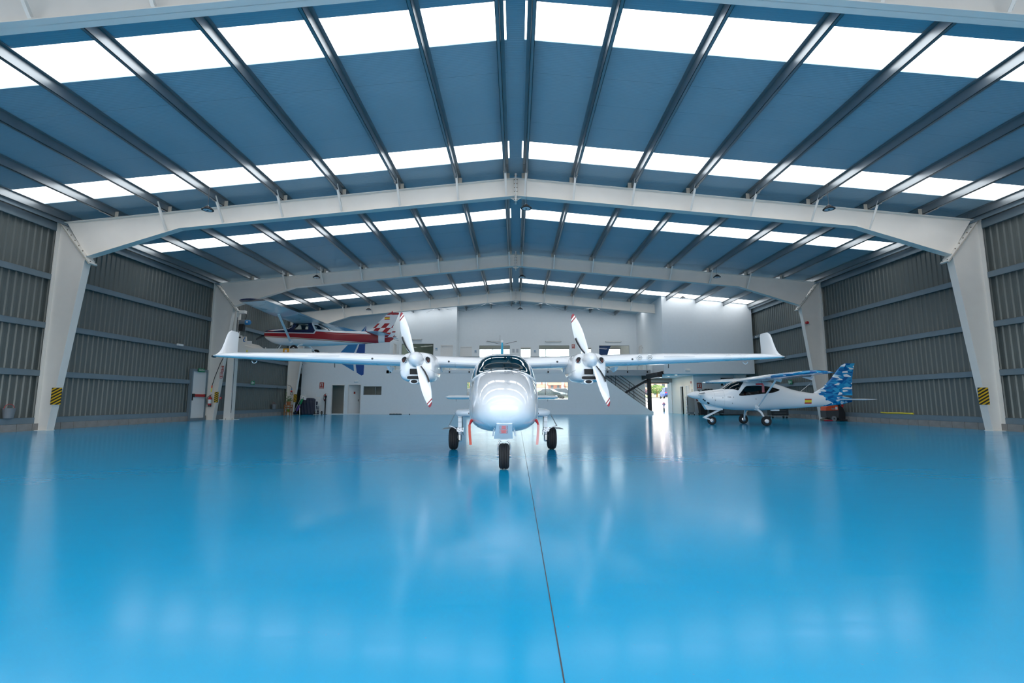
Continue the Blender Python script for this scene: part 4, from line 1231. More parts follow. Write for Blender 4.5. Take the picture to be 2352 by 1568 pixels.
# pitot with red cover and streamer under the near wing
MB().tube([(1.35, 2.42, 1.74), (1.35, 2.42, 1.63), (1.35, 2.2, 1.62)], .012, 8).build('pitot_tube', m_shade, sg_)
pc = MB().tube([(1.35, 2.46, 1.62), (1.35, 2.2, 1.615)], .03, 10).build('pitot_cover', m_red, sg_)
MB().box(1.32, 1.38, 2.43, 2.5, 1.3, 1.6).build('streamer', M('faded_streamer', (.5, .16, .17), .8), pc)
# fin, rudder, stabilator
vfin([(1.2, 4.95, 1.85, .03), (1.3, 5.2, 1.6, .05), (1.53, 5.6, 1.21, .075), (1.9, 5.97, .87, .09), (2.27, 6.27, .66, .1), (2.45, 6.45, .53, .1), (2.52, 6.6, .4, .08)], 10).build('tail_fin', m_shards, sg_, smooth=35)
for sd in (1, -1):
    wing([(0, 6.1, .72, 1.03, .1), (sd * .7, 6.16, .66, 1.03, .1), (sd * 1.35, 6.25, .56, 1.03, .1), (sd * 1.45, 6.36, .4, 1.03, .06)], 0, 10).build('stabilator', m_air, sg_, smooth=30)
MB().tube([(0, 4.6, 1.3), (0, 5.1, 1.68)], .008, 6).build('whip_antenna', m_signwhite, sg_)
MB().box(-.02, .02, 3.4, 3.75, .56, .62).build('belly_fairing', m_air, sg_)
# gear
wheel(sg_, 'nose_wheel', (0, .97, .175), .175, .13, .08)
MB().bar((0, 1.42, .66), (0, .66, .3), .06, .07).build('nose_leg', m_air, sg_)
ff = MB()
for sd in (-1, 1): ff.bar((sd * .085, .66, .3), (sd * .085, .98, .175), .018, .05)
ff.bar((-.095, .66, .3), (.095, .66, .3), .05, .05)
ff.build('nose_fork', m_air, sg_)
MB().prism([(.75, .62), (1.4, .6), (1.38, .7), (.62, .84)], -.12, .12, 'x').build('nose_fairing', m_air, sg_)
for sd in (1, -1):
    pts = [(sd * .3, 2.62, .64), (sd * .5, 2.64, .62), (sd * .68, 2.67, .52), (sd * .82, 2.7, .34), (sd * .88, 2.71, .19)]
    MB().tube(pts, [.05, .05, .042, .036, .032], 10).build('main_leg', m_air, sg_, smooth=60)
    wheel(sg_, 'main_wheel', (sd * .96, 2.71, .19), .19, .13, .085)
    MB().lathe([(.075, 0), (.07, .025), (.045, .04), (.0, .042)], (sd * 1.02, 2.71, .19), (sd, 0, 0), 20).build('hub_cap', m_air, sg_, smooth=50)
MB().tube([(.1, .45, 1.36), (.1, .44, 1.45)], .005, 6).build('oil_vent', m_dark, sg_)

# ------------------------------------------------------------------ red, white and navy aeroplane on the lift (left)
def make_livery():
    m, t, b = newmat('livery_red_navy')
    x, y, z, vec = coords(t)
    white = (.82, .83, .84); red = (.36, .012, .02); navy = (.008, .012, .06); gold = (.45, .34, .12)
    low = y * -.0745 + 1.025
    upf = y * -.034 + 1.17                      # underside of the white line, front
    upr = y * -.058 + 1.375                     # upper edge of the red band, rear
    end = (z - 1.24).abs() * -.62 + 3.1
    front = y.lt(end)
    top = upr + (upf - upr) * front
    isred = z.gt(low) * z.lt(top) * y.gt(.02)
    isnavy = z.gt(upf + .045) * y.lt(end - .08)
    wht = z.gt(1.72)                            # roof stays white
    tail = y.gt(6.2) * 1.0
    c = mixc(t, z.gt(low - .035) * z.lt(low - .012), white, gold)
    c = mixc(t, z.gt(low - .06) * z.lt(low - .04), c, red)
    c = mixc(t, isred, c, red)
    c = mixc(t, isnavy, c, navy)
    c = mixc(t, y.gt(6.28), c, white)
    t.links.new(c, b.inputs['Base Color'])
    b.inputs['Roughness'].default_value = .25; b.inputs['Coat Weight'].default_value = .5; b.inputs['Coat Roughness'].default_value = .04
    return m
def make_checker():
    m, t, b = newmat('fin_checker')
    x, y, z, vec = coords(t)
    u = (y - z * .88 - .02) / .27; v = (z - .88) / .25
    ck = (u.floor() + v.floor()).mod(2.0).gt(.5) * z.lt(1.63) * z.gt(.86)
    cap = z.gt(2.08); lowr = z.lt(.86) * 0.0
    red = (.36, .012, .02)
    c = mixc(t, ck, (.78, .8, .82), red); c = mixc(t, cap, c, red); c = mixc(t, z.lt(.86), c, red)
    t.links.new(c, b.inputs['Base Color']); b.inputs['Roughness'].default_value = .3
    return m
m_livery = make_livery(); m_checker = make_checker()
m_navy = M('tip_navy', (.008, .012, .06), .25, coat=.5)
ZL = 3.44
ce = thing('lifted_aeroplane', 'red, white and navy aeroplane with checkered tail raised on the white lift', 'aeroplane', (-13.71, 26.15, ZL), math.radians(-96.4))
ce.scale = (1.03, 1.03, 1.0)
FC = Fus([(.1, .3, .98, 1.26, 1.12, 2.4, 2.4), (.14, .36, .9, 1.33, 1.1, 2.6, 2.6), (.3, .42, .76, 1.39, 1.08, 2.7, 2.6), (.6, .46, .62, 1.41, 1.05, 2.8, 2.6), (1.0, .48, .53, 1.425, 1.03, 2.9, 2.6), (1.33, .485, .505, 1.445, 1.03, 2.9, 2.6), (1.55, .49, .49, 1.63, 1.05, 3.0, 2.6), (1.74, .49, .48, 1.76, 1.07, 3.2, 2.6),
          (2.5, .49, .46, 1.75, 1.07, 3.2, 2.6), (3.0, .47, .465, 1.68, 1.05, 3.0, 2.6), (3.4, .43, .47, 1.48, 1.02, 2.8, 2.5), (3.8, .38, .48, 1.28, .98, 2.6, 2.4), (4.4, .28, .5, 1.25, .93, 2.4, 2.3), (5.4, .18, .54, 1.215, .92, 2.2, 2.2), (6.2, .1, .575, 1.15, .9, 2.1, 2.1), (6.6, .05, .6, 1.05, .85, 2, 2)])
rc = []
for i in range(17):
    s = lerp(1.34, 1.74, i / 16); rc.append((s, -R_(min(68, 230 * (s - 1.34) + 24)), R_(min(68, 230 * (s - 1.34) + 24))))
psC = [('windscreen', rc)]
rr = []
for i in range(15):
    s = lerp(3.08, 3.72, i / 14); rr.append((s, -R_(lerp(40, 46, i / 14)), R_(lerp(40, 46, i / 14))))
psC.append(('rear_window', rr))
for sd in (1, -1):
    psC.append(('door_window', rows_sz(FC, round_poly([(1.86, 1.29), (2.0, 1.63), (2.62, 1.62), (2.66, 1.28)], 3, .12), sd)))
    psC.append(('side_window', rows_sz(FC, round_poly([(3.06, 1.29), (2.9, 1.57), (3.14, 1.56), (3.62, 1.31), (3.56, 1.27)], 3, .12), sd)))
FC.body(.1, 6.6, 150, 96, [hole_from(r) for _, r in psC]).build('fuselage', m_livery, ce, smooth=40)
for nm, r in psC:
    o = FC.patch(r, 14, .003).build(nm, g_cessna, ce, smooth=60, recalc=False)
    FC.edge(r, .012, .0).build('window_seal', m_signwhite if nm != 'door_window' else m_dark, o, smooth=60)
for sd in (-1, 1):
    MB().box(sd * .22 - .17, sd * .22 + .17, 2.62, 2.7, .75, 1.38).build('seat_back', m_seat, ce); MB().box(sd * .22 - .17, sd * .22 + .17, 2.2, 2.6, .72, .85).build('seat_cushion', m_seat, ce)
MB().box(-.4, .4, 1.62, 1.72, .8, 1.3).build('instrument_panel', m_black, ce)
MB().box(-.36, .36, 1.3, 3.1, .72, .75).build('cabin_floor', m_seatdark, ce)
MB().lathe([(.13, 0), (.12, -.07), (.08, -.15), (.02, -.2)], (0, .1, 1.13), (0, 1, 0), 20).build('spinner', m_black, ce, smooth=50)
for k in range(2):
    pr = [(0.05, -.04, .04, .025), (.3, -.08, .08, .016), (.6, -.075, .075, .01), (.84, -.06, .06, .007), (.87, -.05, .05, .006)]
    rings = [[((a + b_) / 2 + (b_ - a) / 2 * math.cos(2 * PI * j / 10), th * math.sin(2 * PI * j / 10) - ((b_ - a) / 2 * math.cos(2 * PI * j / 10)) * .5, z) for j in range(10)] for z, a, b_, th in pr]
    o = MB().loft(rings).build('propeller_blade', m_black, ce, (0, .02, 1.13), smooth=40); o.rotation_euler = (0, R_(114) + k * PI, 0)
for sd in (1, -1):
    MB().bar((sd * .475, .42, 1.27), (sd * .49, .75, 1.255), .012, .035).build('nose_flash', m_red, ce)
for sd in (1, -1):
    w = wing([(sd * x, y, c, z, t) for x, y, c, z, t in ((.0, 1.72, 1.63, 1.70, .12), (.45, 1.72, 1.63, 1.72, .12), (2.5, 1.74, 1.6, 1.81, .12), (4.85, 1.98, 1.2, 1.92, .11))], .025, 14).build('wing', m_air, ce, smooth=30)
    wing([(sd * 4.85, 1.98, 1.2, 1.92, .11), (sd * 5.0, 2.06, 1.08, 1.925, .1), (sd * 5.1, 2.18, .85, 1.93, .07)], .025, 14).build('wing_tip', m_navy, w, smooth=30)
    MB().bar((sd * .47, 1.72, .66), (sd * 2.55, 2.32, 1.74), .11, .04, up=(0, 0, 1)).build('wing_strut', m_air, ce)
    MB().lathe([(.09, -.02), (.08, .03), (.02, .06)], (sd * .46, 1.72, .66), (sd, 0, .2), 12).build('strut_fairing', m_air, ce, smooth=50)
    MB().box(min(sd * .5, sd * 2.4), max(sd * .5, sd * 2.4), 3.2, 3.22, 1.735, 1.75).build('flap_seam', m_shade, w)
    # spring gear leg and wheel
    MB().tube([(sd * .3, 2.25, .52), (sd * .6, 2.26, .44), (sd * 1.0, 2.28, .2)], [.05, .04, .032], 8).build('main_leg', m_air, ce, smooth=60)
    wheel(ce, 'main_wheel', (sd * 1.08, 2.28, .2), .2, .14, .09)
    wing([(0, 5.95, .98, 1.0, .08), (sd * .8, 6.05, .82, 1.0, .08), (sd * 1.5, 6.18, .6, 1.0, .07)], 0, 8).build('tailplane', m_air if sd < 0 else m_livery, ce, smooth=30)
    MB().box(min(sd * .5, sd * .95), max(sd * .5, sd * .95), 6.1, 6.9, 1.032, 1.038).build('tailplane_band', m_darkred, ce)
wheel(ce, 'nose_wheel', (0, .78, .19), .19, .13, .085)
MB().tube([(0, .78, .19), (.09, .8, .3), (0, .9, .55)], .025, 8).build('nose_leg', m_air, ce, smooth=60)
MB().tube([(.0, .74, .25), (.05, .66, .4), (0, .8, .55)], .012, 6).build('torque_link', m_chrome, ce)
vfin([(1.16, 5.2, 1.5, .02), (1.24, 5.7, 1.22, .04), (1.4, 5.95, 1.05, .06), (1.8, 6.35, .83, .07), (2.15, 6.72, .60, .07), (2.2, 6.85, .46, .06)], 8).build('tail_fin', m_checker, ce, smooth=35)
vfin([(.62, 6.5, .35, .06), (.75, 6.5, .54, .07), (1.0, 6.55, .57, .07), (1.2, 6.62, .54, .07)], 8).build('rudder_foot', m_checker, ce, smooth=35)
MB().lathe([(.03, 0), (.04, .03), (.02, .09)], (0, 6.95, 2.19), n=10).build('beacon_light', m_red, ce, smooth=50)
MB().tube([(.03, 6.85, 2.1), (.3, 7.2, 2.0)], .006, 6).build('vor_antenna', m_signwhite, ce)
MB().tube([(0, 3.2, 1.62), (0, 4.4, 1.27)], .006, 6).build('wire_antenna', m_signwhite, ce)
MB().bar((0, 7.0, .78), (0, 7.35, .68), .02, .012).build('tail_light', m_dark, ce)
flag(ce, lambda u, v: Vector((.03, lerp(6.56, 6.84, u), lerp(1.82, 1.98, v))))

# ---- the lift that carries it: two posts, carriage, beams, orange locks
lf = thing('aircraft_lift', 'white two-post aircraft lift with orange lock blocks holding up the aeroplane', 'lift', (-15.05, 25.45, 0))
MB().box(-.3, .42, -.3, .3, 0, .02).build('base_plate', m_frame, lf)
bb = MB()
for x in (-.22, .0, .34):
    for y in (-.22, .22): bb.tube([(x, y, .02), (x, y, .06)], .018, 6)
bb.build('anchor_bolts', m_bolt, lf)
p_ = MB(); p_.box(-.14, .2, -.2, -.17, .02, 5.75); p_.box(-.14, -.11, -.17, .2, .02, 5.75); p_.box(.17, .2, -.17, .2, .02, 5.75)
p_.build('post', m_frame, lf)
MB().box(.172, .203, -.14, -.1, .35, 5.4).build('slot', m_airdark, lf)
MB().box(-.2, .55, -.12, .12, 5.62, 5.78).build('top_arm', m_frame, lf)
ch = MB()
for k in range(40): ch.torus(.02, .006, (-.17, -.1, 1.0 + k * .055), (1, 0, 0) if k % 2 else (0, 1, 0), 8, 4)
o = ch.build('lock_chain', m_bolt, lf); o['kind'] = 'stuff'
# carriage plates and beams
MB().prism([(.2, 3.2), (1.15, 3.2), (1.95, 3.36), (1.95, 3.44), (1.2, 3.95), (.55, 4.1), (.5, 4.42), (.2, 4.42)], -.12, -.08, 'y').build('carriage_plate', m_frame, lf)
MB().prism([(.2, 3.2), (1.15, 3.2), (1.95, 3.36), (1.95, 3.44), (1.2, 3.95), (.55, 4.1), (.5, 4.42), (.2, 4.42)], .3, .34, 'y').build('carriage_plate', m_frame, lf)
MB().lathe([(.06, -.01), (.06, .01)], (.5, -.125, 3.38), (0, -1, 0), 14).build('pivot_bolt', m_bolt, lf)
MB().cbox((.38, -.125, 4.32), (.14, .012, .07)).build('lock_slot', m_airdark, lf)
MB().cbox((.9, -.1, 4.04), (.26, .06, .16)).build('lifting_lug', m_door, lf)
MB().box(1.3, 4.6, -1.05, -.88, 3.39, 3.62).build('fork_beam', m_frame, lf)
MB().box(1.3, 4.6, 1.3, 1.46, 3.39, 3.62).build('fork_beam', m_frame, lf)
MB().box(1.0, 1.3, -1.05, 1.46, 3.39, 3.62).build('cross_beam', m_frame, lf)
MB().bar((.9, -.5, 3.85), (2.5, .6, 3.45), .05, .05).build('stay_bar', m_frame, lf)
for x in (1.55, 2.05, 2.4): MB().box(x, x + .05, 0.3, .34, 3.42, 3.85 - (x - 1.5) * .3).build('stay_post', m_frame, lf)
for y in (-.97, 1.38):
    MB().box(3.2, 3.5, y - .11, y + .11, 3.3, 3.62).build('lock_block', m_lift_orange, lf)
    MB().box(2.98, 3.85, y - .28, y + .28, 3.26, 3.34).build('wheel_pad', m_lift_orange, lf)
    MB().cbox((3.35, y - .115, 3.5), (.12, .012, .12)).build('label_plate', m_signwhite, lf)
MB().box(1.5, 2.4, -1.0, -.92, 3.24, 3.34).build('ratchet_bar', m_lift_orange, lf)
MB().box(2.1, 2.6, -1.0, -.92, 3.2, 3.33).build('ratchet_pawl', m_black, lf)
for y in (-.97,): MB().cbox((1.35, y - .09, 3.46), (.06, .012, .15)).build('warning_label', m_yellow, lf)
# nose wheel tray bridging the beams
MB().box(1.45, 2.15, -.97, 1.4, 3.38, 3.44).build('nose_tray', m_frame, lf)
# electric hoist hanging from the top arm
hs = thing('chain_hoist', 'grey and blue electric chain hoist hanging from the lift arm', 'hoist', (-14.48, 25.45, 4.98))
MB().tube([(0, 0, .64), (.04, 0, .5), (0, 0, .38), (-.03, 0, .28)], .014, 8).build('top_hook', m_black, hs)
MB().lathe([(.1, 0), (.135, .02), (.14, .3), (.13, .33)], (-.3, 0, .16), (1, 0, 0), 20).build('gear_housing', m_bucket, hs, smooth=40)
MB().lathe([(.13, 0), (.135, .02), (.125, .2), (.08, .24)], (.03, 0, .16), (1, 0, 0), 20).build('motor', m_blue1, hs, smooth=40)
MB().cbox((.15, -.13, .17), (.09, .012, .09)).build('label_plate', m_signwhite, hs)
MB().hexa([(-.3, -.1, -.3), (-.08, -.1, -.3), (-.08, .1, -.3), (-.3, .1, -.3), (-.28, -.13, .04), (-.02, -.13, .04), (-.02, .13, .04), (-.28, .13, .04)]).build('chain_bag', m_black, hs)
cb = MB()
for k in range(14): cb.torus(.018, .006, (.02, 0, .0 - k * .048), (1, 0, 0) if k % 2 else (0, 1, 0), 8, 4)
o = cb.build('load_chain', m_steel, hs); o['kind'] = 'stuff'
MB().tube([(.02, 0, -.64), (.02, 0, -.72), (-.04, 0, -.76), (-.05, 0, -.84), (.0, 0, -.88), (.05, 0, -.85)], .022, 8).build('load_hook', m_blue1, hs)
MB().tube([(-.9, -.2, .45), (-.6, -.2, .2), (-.35, -.15, .22), (-.2, -.12, .28)], .008, 6).build('power_cable', m_black, hs)
cbl = MB().tube([(-14.66, 25.3, 4.7), (-14.85, 25.0, 4.1), (-15.0, 24.9, 3.6), (-15.3, 24.85, 2.9), (-15.5, 24.8, 2.2), (-15.6, 24.78, 1.75)], .018, 8)
t = thing('pendant_cable', 'black hanging hoist control cable ending beside the striped plate', 'cable', (0, 0, 0))
cbl.build('cable', m_black, t, smooth=60)
MB().tube([(-15.6, 24.78, 1.76), (-15.61, 24.78, 1.62)], .03, 8).build('plug', m_orange, t)
MB().tube([(-15.61, 24.78, 1.62), (-15.62, 24.78, 1.42)], .026, 8).build('socket', m_yellow, t)

# ------------------------------------------------------------------ pendant high-bay lamps
LP = [(-10.02, 15.0, 7.14, 'front row, left'),
      (0.34, 15.0, 7.16, 'front row, centre under the ridge'),
      (10.08, 15.0, 7.10, 'front row, right'),
      (-10.17, 24.0, 7.22, 'middle row, left'),
      (0.32, 24.0, 7.22, 'middle row, centre'),
      (10.20, 24.0, 7.20, 'middle row, right'),
      (-10.07, 32.5, 7.16, 'back row, left of the checkered tail'),
      (0.30, 32.5, 7.18, 'back row, centre'),
      (11.05, 31.5, 7.73, 'before the big blank wall')]
def lamp(x, y, z, lb):
    t = thing('pendant_lamp', 'black disc pendant lamp on a thin cable, ' + lb, 'lamp', (x, y, z), group='pendant lamps under the roof')
    MB().lathe([(.07, .11), (.08, .06), (.13, .04), (.178, .012), (.18, -.012), (.165, -.014)], n=28).build('housing', m_black, t, smooth=40)
    MB().lathe([(.164, -.012), (.06, -.018), (.0, -.019)], n=28, cap=False).build('lens', m_led, t, smooth=60)
    MB().lathe([(.03, -.03), (.03, -.01)], n=14).build('sensor', m_dark, t)
    fins = MB()
    for k in range(12):
        a = 2 * PI * k / 12; fins.bar((.05 * math.cos(a), .05 * math.sin(a), .06), (.12 * math.cos(a), .12 * math.sin(a), .05), .008, .04)
    o = fins.build('cooling_fins', m_black, t); o['kind'] = 'stuff'
    MB().torus(.025, .006, (0, 0, .14), (0, 1, 0), 12, 6).build('hook', m_steel, t)
    MB().tube([(0, 0, .16), (0, 0, zroof(x) - z - .02)], .006, 6).build('cable', m_dark, t)
for a in LP: lamp(*a)

# ------------------------------------------------------------------ striped guard plates on the columns
def plate(x, y, z, h, w, rz, lb):
    t = thing('hazard_plate', lb, 'guard plate', (x, y, z), rz, group='yellow and black striped column guards')
    MB().box(-w / 2, w / 2, -.02, 0, -h / 2, h / 2).build('striped_face', m_hazard, t)
    MB().box(-w / 2 + .02, w / 2 - .02, 0, .03, -h / 2 + .05, h / 2 - .05).build('backing', m_black, t)
plate(-15.26, 16.03, 1.13, .56, .33, 0, 'yellow-black striped plate on the nearest left column')
plate(15.29, 16.03, 1.13, .56, .33, 0, 'yellow-black striped plate on the nearest right column')
plate(-15.36, 24.83, 1.16, .54, .2, 0, 'yellow-black striped plate beside the fire extinguisher')
plate(-15.3, 33.6, 1.15, .55, .22, 0, 'small yellow-black striped plate near the potted plant')

# ------------------------------------------------------------------ fire extinguishers
def extinguisher(x, y, z, rz, lb, s=1.0):
    t = thing('fire_extinguisher', lb, 'fire extinguisher', (x, y, z), rz)
    t.scale = (s, s, s)
    MB().lathe([(.07, .06), (.077, .08), (.077, .42), (.06, .48), (.03, .5), (.028, .53)], n=20).build('cylinder', m_red, t, smooth=40)
    MB().lathe([(.08, 0), (.08, .07), (.07, .08)], n=20).build('foot_ring', m_black, t, smooth=40)
    MB().lathe([(.0785, .16), (.0785, .36)], n=20, cap=False).build('label_band', m_signwhite, t, smooth=60)
    MB().lathe([(.03, .53), (.025, .57), (.01, .58)], n=12).build('valve', m_black, t)
    MB().bar((-.02, 0, .58), (.09, 0, .62), .02, .015).build('lever', m_black, t)
    MB().tube([(-.02, 0, .55), (-.1, -.02, .5), (-.125, -.03, .36), (-.11, -.04, .18), (-.08, -.05, .1)], .014, 8).build('hose', m_black, t, smooth=60)
    MB().box(-.04, .04, .06, .1, .3, .44).build('bracket', m_bolt, t)
extinguisher(-15.66, 24.78, .68, 0, 'red fire extinguisher hung on the column beside the lift', 1.0)
extinguisher(-13.72, 34.88, .95, 0, 'red fire extinguisher half hidden behind the black post by the hand truck', .9)
extinguisher(12.62, 33.95, .95, 0, 'red fire extinguisher on the shaded workshop wall above the bin', .9)
# stickers on the second left column
for z, lb, mk in ((2.62, 'upper red fire sign on the second left column', m_signred), (2.28, 'lower red fire sign on the second left column', m_signred)):
    t = thing('fire_sign', lb, 'sign', (-15.2 + (z - 2.4) * .1, 24.86, z))
    MB().box(-.075, .075, -.006, 0, -.15, .15).build('plate', mk, t)
    for a, b, c, d in ((-.035, .04, .03, .16), (.035, .03, .035, .14), (0, -.1, .12, .03)): MB().cbox((a, -.008, b), (c, .004, d)).build('mark', m_signwhite, t)
    MB().box(-.02, .02, 0, .08, -.05, .05).build('bracket', m_frame, t)
t = thing('alarm_button', 'red alarm call point on the column beside the striped plate', 'alarm button', (-15.16, 24.84, 1.12))
MB().cbox((0, 0, 0), (.11, .06, .11)).build('housing', m_red, t); MB().lathe([(.025, 0), (.025, .01)], (0, -.03, 0), (0, -1, 0), 12).build('button', m_signwhite, t)
MB().box(-.08, 0, .0, .04, -.03, .03).build('bracket', m_frame, t)

# ------------------------------------------------------------------ emergency exit door in the left wall
ed = thing('door_%d' % (dn + 1), 'white emergency exit door with red push bar in the left wall', 'door', (-15.93, 23.6, 0), kind='structure'); dn += 1
f = MB(); f.box(-.1, .06, 0, .1, .1, 2.55); f.box(-.1, .06, 1.12, 1.22, .1, 2.55); f.box(-.1, .06, .1, 1.12, 2.43, 2.55); f.box(-.12, .1, 0, 1.22, 0, .12)
f.build('door_frame', m_girt, ed)
lfx = MB().box(-.02, .03, .1, 1.12, .13, 2.43).build('door_leaf', m_door, ed)
MB().box(.03, .1, .17, 1.06, 1.18, 1.3).build('push_bar', m_red, lfx)
MB().box(.03, .11, .12, .24, 1.16, 1.32).build('bar_end', m_black, lfx); MB().box(.03, .11, 1.02, 1.1, 1.17, 1.31).build('bar_end', m_black, lfx); MB().box(.03, .07, .13, .17, 1.0, 1.18).build('handle', m_black, lfx)
t = thing('exit_sign', 'green SALIDA sign over the emergency exit door', 'sign', (-15.84, 24.2, 2.5), PI / 2)
MB().box(-.24, .24, -.03, 0, -.09, .09).build('plate', m_green, t)
text('lettering', 'SALIDA', .13, m_signwhite, t, (0, -.032, 0), (PI / 2, 0, 0))
for x, y, z, rz, lb in ((-15.9, 29.15, 2.05, PI / 2, 'green running-man exit sign on the left wall girt'), (15.9, 28.2, 2.05, -PI / 2, 'green running-man exit sign on the right wall behind the white aeroplane')):
    t = thing('exit_sign', lb, 'sign', (x, y, z), rz)
    MB().box(-.2, .2, -.02, 0, -.12, .12).build('plate', m_green, t)
    MB().box(-.14, -.06, -.025, -.02, -.08, .08).build('mark', m_signwhite, t)
    MB().prism([(.0, -.02), (.08, -.02), (.08, -.05), (.14, 0), (.08, .05), (.08, .02), (.0, .02)], -.025, -.02, 'y').build('mark', m_signwhite, t)
    MB().box(-.15, .15, 0, .06, -.05, .05).build('bracket', m_girt, t)

# ------------------------------------------------------------------ small things along the left wall
def bucket(x, y, z, lb, hm):
    t = thing('bucket', lb, 'bucket', (x, y, z))
    MB().lathe([(.12, 0), (.155, .3), (.165, .3), (.165, .315), (.145, .315), (.112, .02)], n=24, cap=True).build('pail', m_bucket, t, smooth=35)
    MB().tube(arc((0, 0, .28), .16, 0, PI, 14, 'yz'), .008, 6).build('handle', hm, t)
bucket(-15.9, 15.18, .435, 'grey bucket with red handle on the wall ledge at the left edge', m_red)
bucket(-15.9, 31.9, .435, 'grey bucket on the wall ledge between lift and plant', m_darkred)
t = thing('wall_light', 'small white wall light on the left girt before the lift column', 'light', (-15.93, 22.6, 3.6), PI / 2)
MB().box(-.18, .18, -.08, 0, -.04, .05).build('housing', m_signwhite, t); MB().box(-.16, .16, -.085, -.08, -.03, .02).build('diffuser', m_tube, t)
t = thing('power_cable', 'black cable hanging down the left wall to the bucket', 'cable', (-15.94, 32.25, 0))
MB().tube([(0, 0, 1.9), (.01, .02, 1.5), (0, .0, 1.1), (.02, -.02, .8), (0, -.05, .5)], .012, 6).build('cable', m_black, t, smooth=60)
t = thing('cable_reel', 'coiled cable with blue plug and red socket on the third column', 'cable', (-15.6, 33.62, 1.75))
MB().tube([(-.3, 0, .32), (-.1, -.02, .28), (.02, -.02, .15), (.02, -.02, .05)], .012, 6).build('cable', m_black, t, smooth=60)
MB().tube([(.02, -.02, .07), (.02, -.02, -.03)], .035, 8).build('plug', m_blue1, t); MB().lathe([(.06, 0), (.06, .06), (.03, .08)], (.02, -.06, -.12), (0, 1, 0), 12).build('socket', m_red, t)
MB().torus(.09, .012, (.04, -.03, -.28), (0, 1, 0), 16, 6).build('loop', m_black, t)
MB().box(-.02, .06, .0, .08, -.14, -.06).build('bracket', m_frame, t)

# potted plant on a wooden stand
t = thing('plant_stand', 'brown wooden plant stand at the third left column', 'stand', (-15.5, 33.1, 0))
for x in (-.19, .19):
    for y in (-.17, .17): MB().box(x - .022, x + .022, y - .022, y + .022, 0, .72).build('leg', m_wood, t)
for z in (.2, .5): 
    for y in (-.17, .17): MB().box(-.19, .19, y - .012, y + .012, z, z + .05).build('rail', m_wood, t)
for k in range(5): MB().box(-.2, .2, -.2 + k * .085, -.13 + k * .085, .66, .69).build('slat', m_wood, t)
MB().box(-.18, .18, -.16, .16, .2, .22).build('shelf', m_wood, t)
t = thing('green_pot', 'small green pot on the lower shelf of the plant stand', 'pot', (-15.47, 33.08, .222))
MB().lathe([(.07, 0), (.1, .18), (.085, .18), (.06, .02)], n=18).build('pot', M('pot_green', (.12, .3, .03), .5), t, smooth=35); MB().lathe([(.088, .165), (.0, .168)], n=18, cap=False).build('soil', m_dark, t)
t = thing('potted_plant', 'leafy green potted plant on the wooden stand', 'plant', (-15.5, 33.1, .692))
MB().lathe([(.11, 0), (.15, .2), (.16, .2), (.16, .23), (.13, .23), (.1, .02)], n=20).build('pot', m_terra, t, smooth=35)
lm = MB()
for k in range(70):
    a = random.uniform(0, 2 * PI); r = random.uniform(.02, .26); h = random.uniform(.28, .62) - r * .5 + (.35 if k < 7 else 0)
    if k < 7: r = random.uniform(.0, .1); a = random.uniform(2.5, 3.8); 
    base = Vector((r * .3 * math.cos(a), r * .3 * math.sin(a), .22)); tip = Vector((r * math.cos(a) - (.1 if k < 7 else 0), r * math.sin(a), h))
    d = Vector((math.cos(a + .6), math.sin(a + .6), .35)).normalized() * random.uniform(.09, .14); n = Vector((-math.sin(a), math.cos(a), random.uniform(-.3, .3))) * .05
    lm.add([tip, tip + d * .5 + n, tip + d, tip + d * .5 - n], [(0, 1, 2, 3)])
o = lm.build('leaves', m_leaf, t, recalc=False); o['kind'] = 'stuff'
st_ = MB()
for k in range(10):
    a = k * .63; st_.tube([(.02 * math.cos(a), .02 * math.sin(a), .2), (.1 * math.cos(a), .1 * math.sin(a), .42)], .005, 5)
o = st_.build('stems', m_leaf, t); o['kind'] = 'stuff'

# hand truck with gas cylinders, leaning back
def hand_truck(x, y, lb, frame_m, wheel_m, lean, rz):
    t = thing('hand_truck', lb, 'hand truck', (x, y, 0), rz)
    up = Vector((math.sin(lean), 0, math.cos(lean)))
    b = Vector((0, 0, .14))
    for s in (-.17, .17):
        MB().tube([b + Vector((0, s, 0)), b + up * .6 + Vector((0, s, 0)), b + up * 1.2 + Vector((0, s, 0)), b + up * 1.3 + Vector((-.06, s, 0))], .016, 8).build('rail', frame_m, t, smooth=60)
        wheel(t, 'wheel', (-.06, s * 1.4, .13), .13, .05, .075, None, wheel_m, (0, 1, 0), False)
    for k in range(4): MB().tube([b + up * (.2 + .3 * k) + Vector((0, -.17, 0)), b + up * (.2 + .3 * k) + Vector((0, .17, 0))], .012, 8).build('rung', frame_m, t)
    MB().tube([b + Vector((-.06, -.24, 0)), b + Vector((-.06, .24, 0))], .01, 8).build('axle', m_steel, t)
    MB().box(0, .32, -.2, .2, .012, .03).build('toe_plate', frame_m, t)
    MB().tube([b + up * .75, Vector((.35, 0, .02))], .014, 8).build('prop_leg', frame_m, t)
    return t, b, up
t, b, up = hand_truck(-15.5, 34.1, 'leaning hand truck with blue wheels carrying gas bottles', m_steel, m_blue2, .42, 0)
for k, (d0, L, r, mt, lb) in enumerate(((.1, .42, .085, M('bottle_purple', (.12, .06, .3), .4), 'purple gas bottle on the leaning hand truck'), (.62, .4, .075, M('bottle_green', (.02, .3, .12), .4), 'green gas bottle strapped high on the leaning hand truck'))):
    q = thing('gas_bottle', lb, 'gas bottle', t.location + b + up * d0 + Vector((.09, 0, .04)))
    MB().lathe([(r * .8, 0), (r, .02), (r, L * .8), (r * .6, L * .95), (.025, L), (.02, L + .05)], (0, 0, 0), up, 16).build('bottle', mt, q, smooth=45)
    MB().lathe([(.02, 0), (.028, .02), (.028, .05)], up * (L + .05), up, 10).build('valve', m_chrome, q)
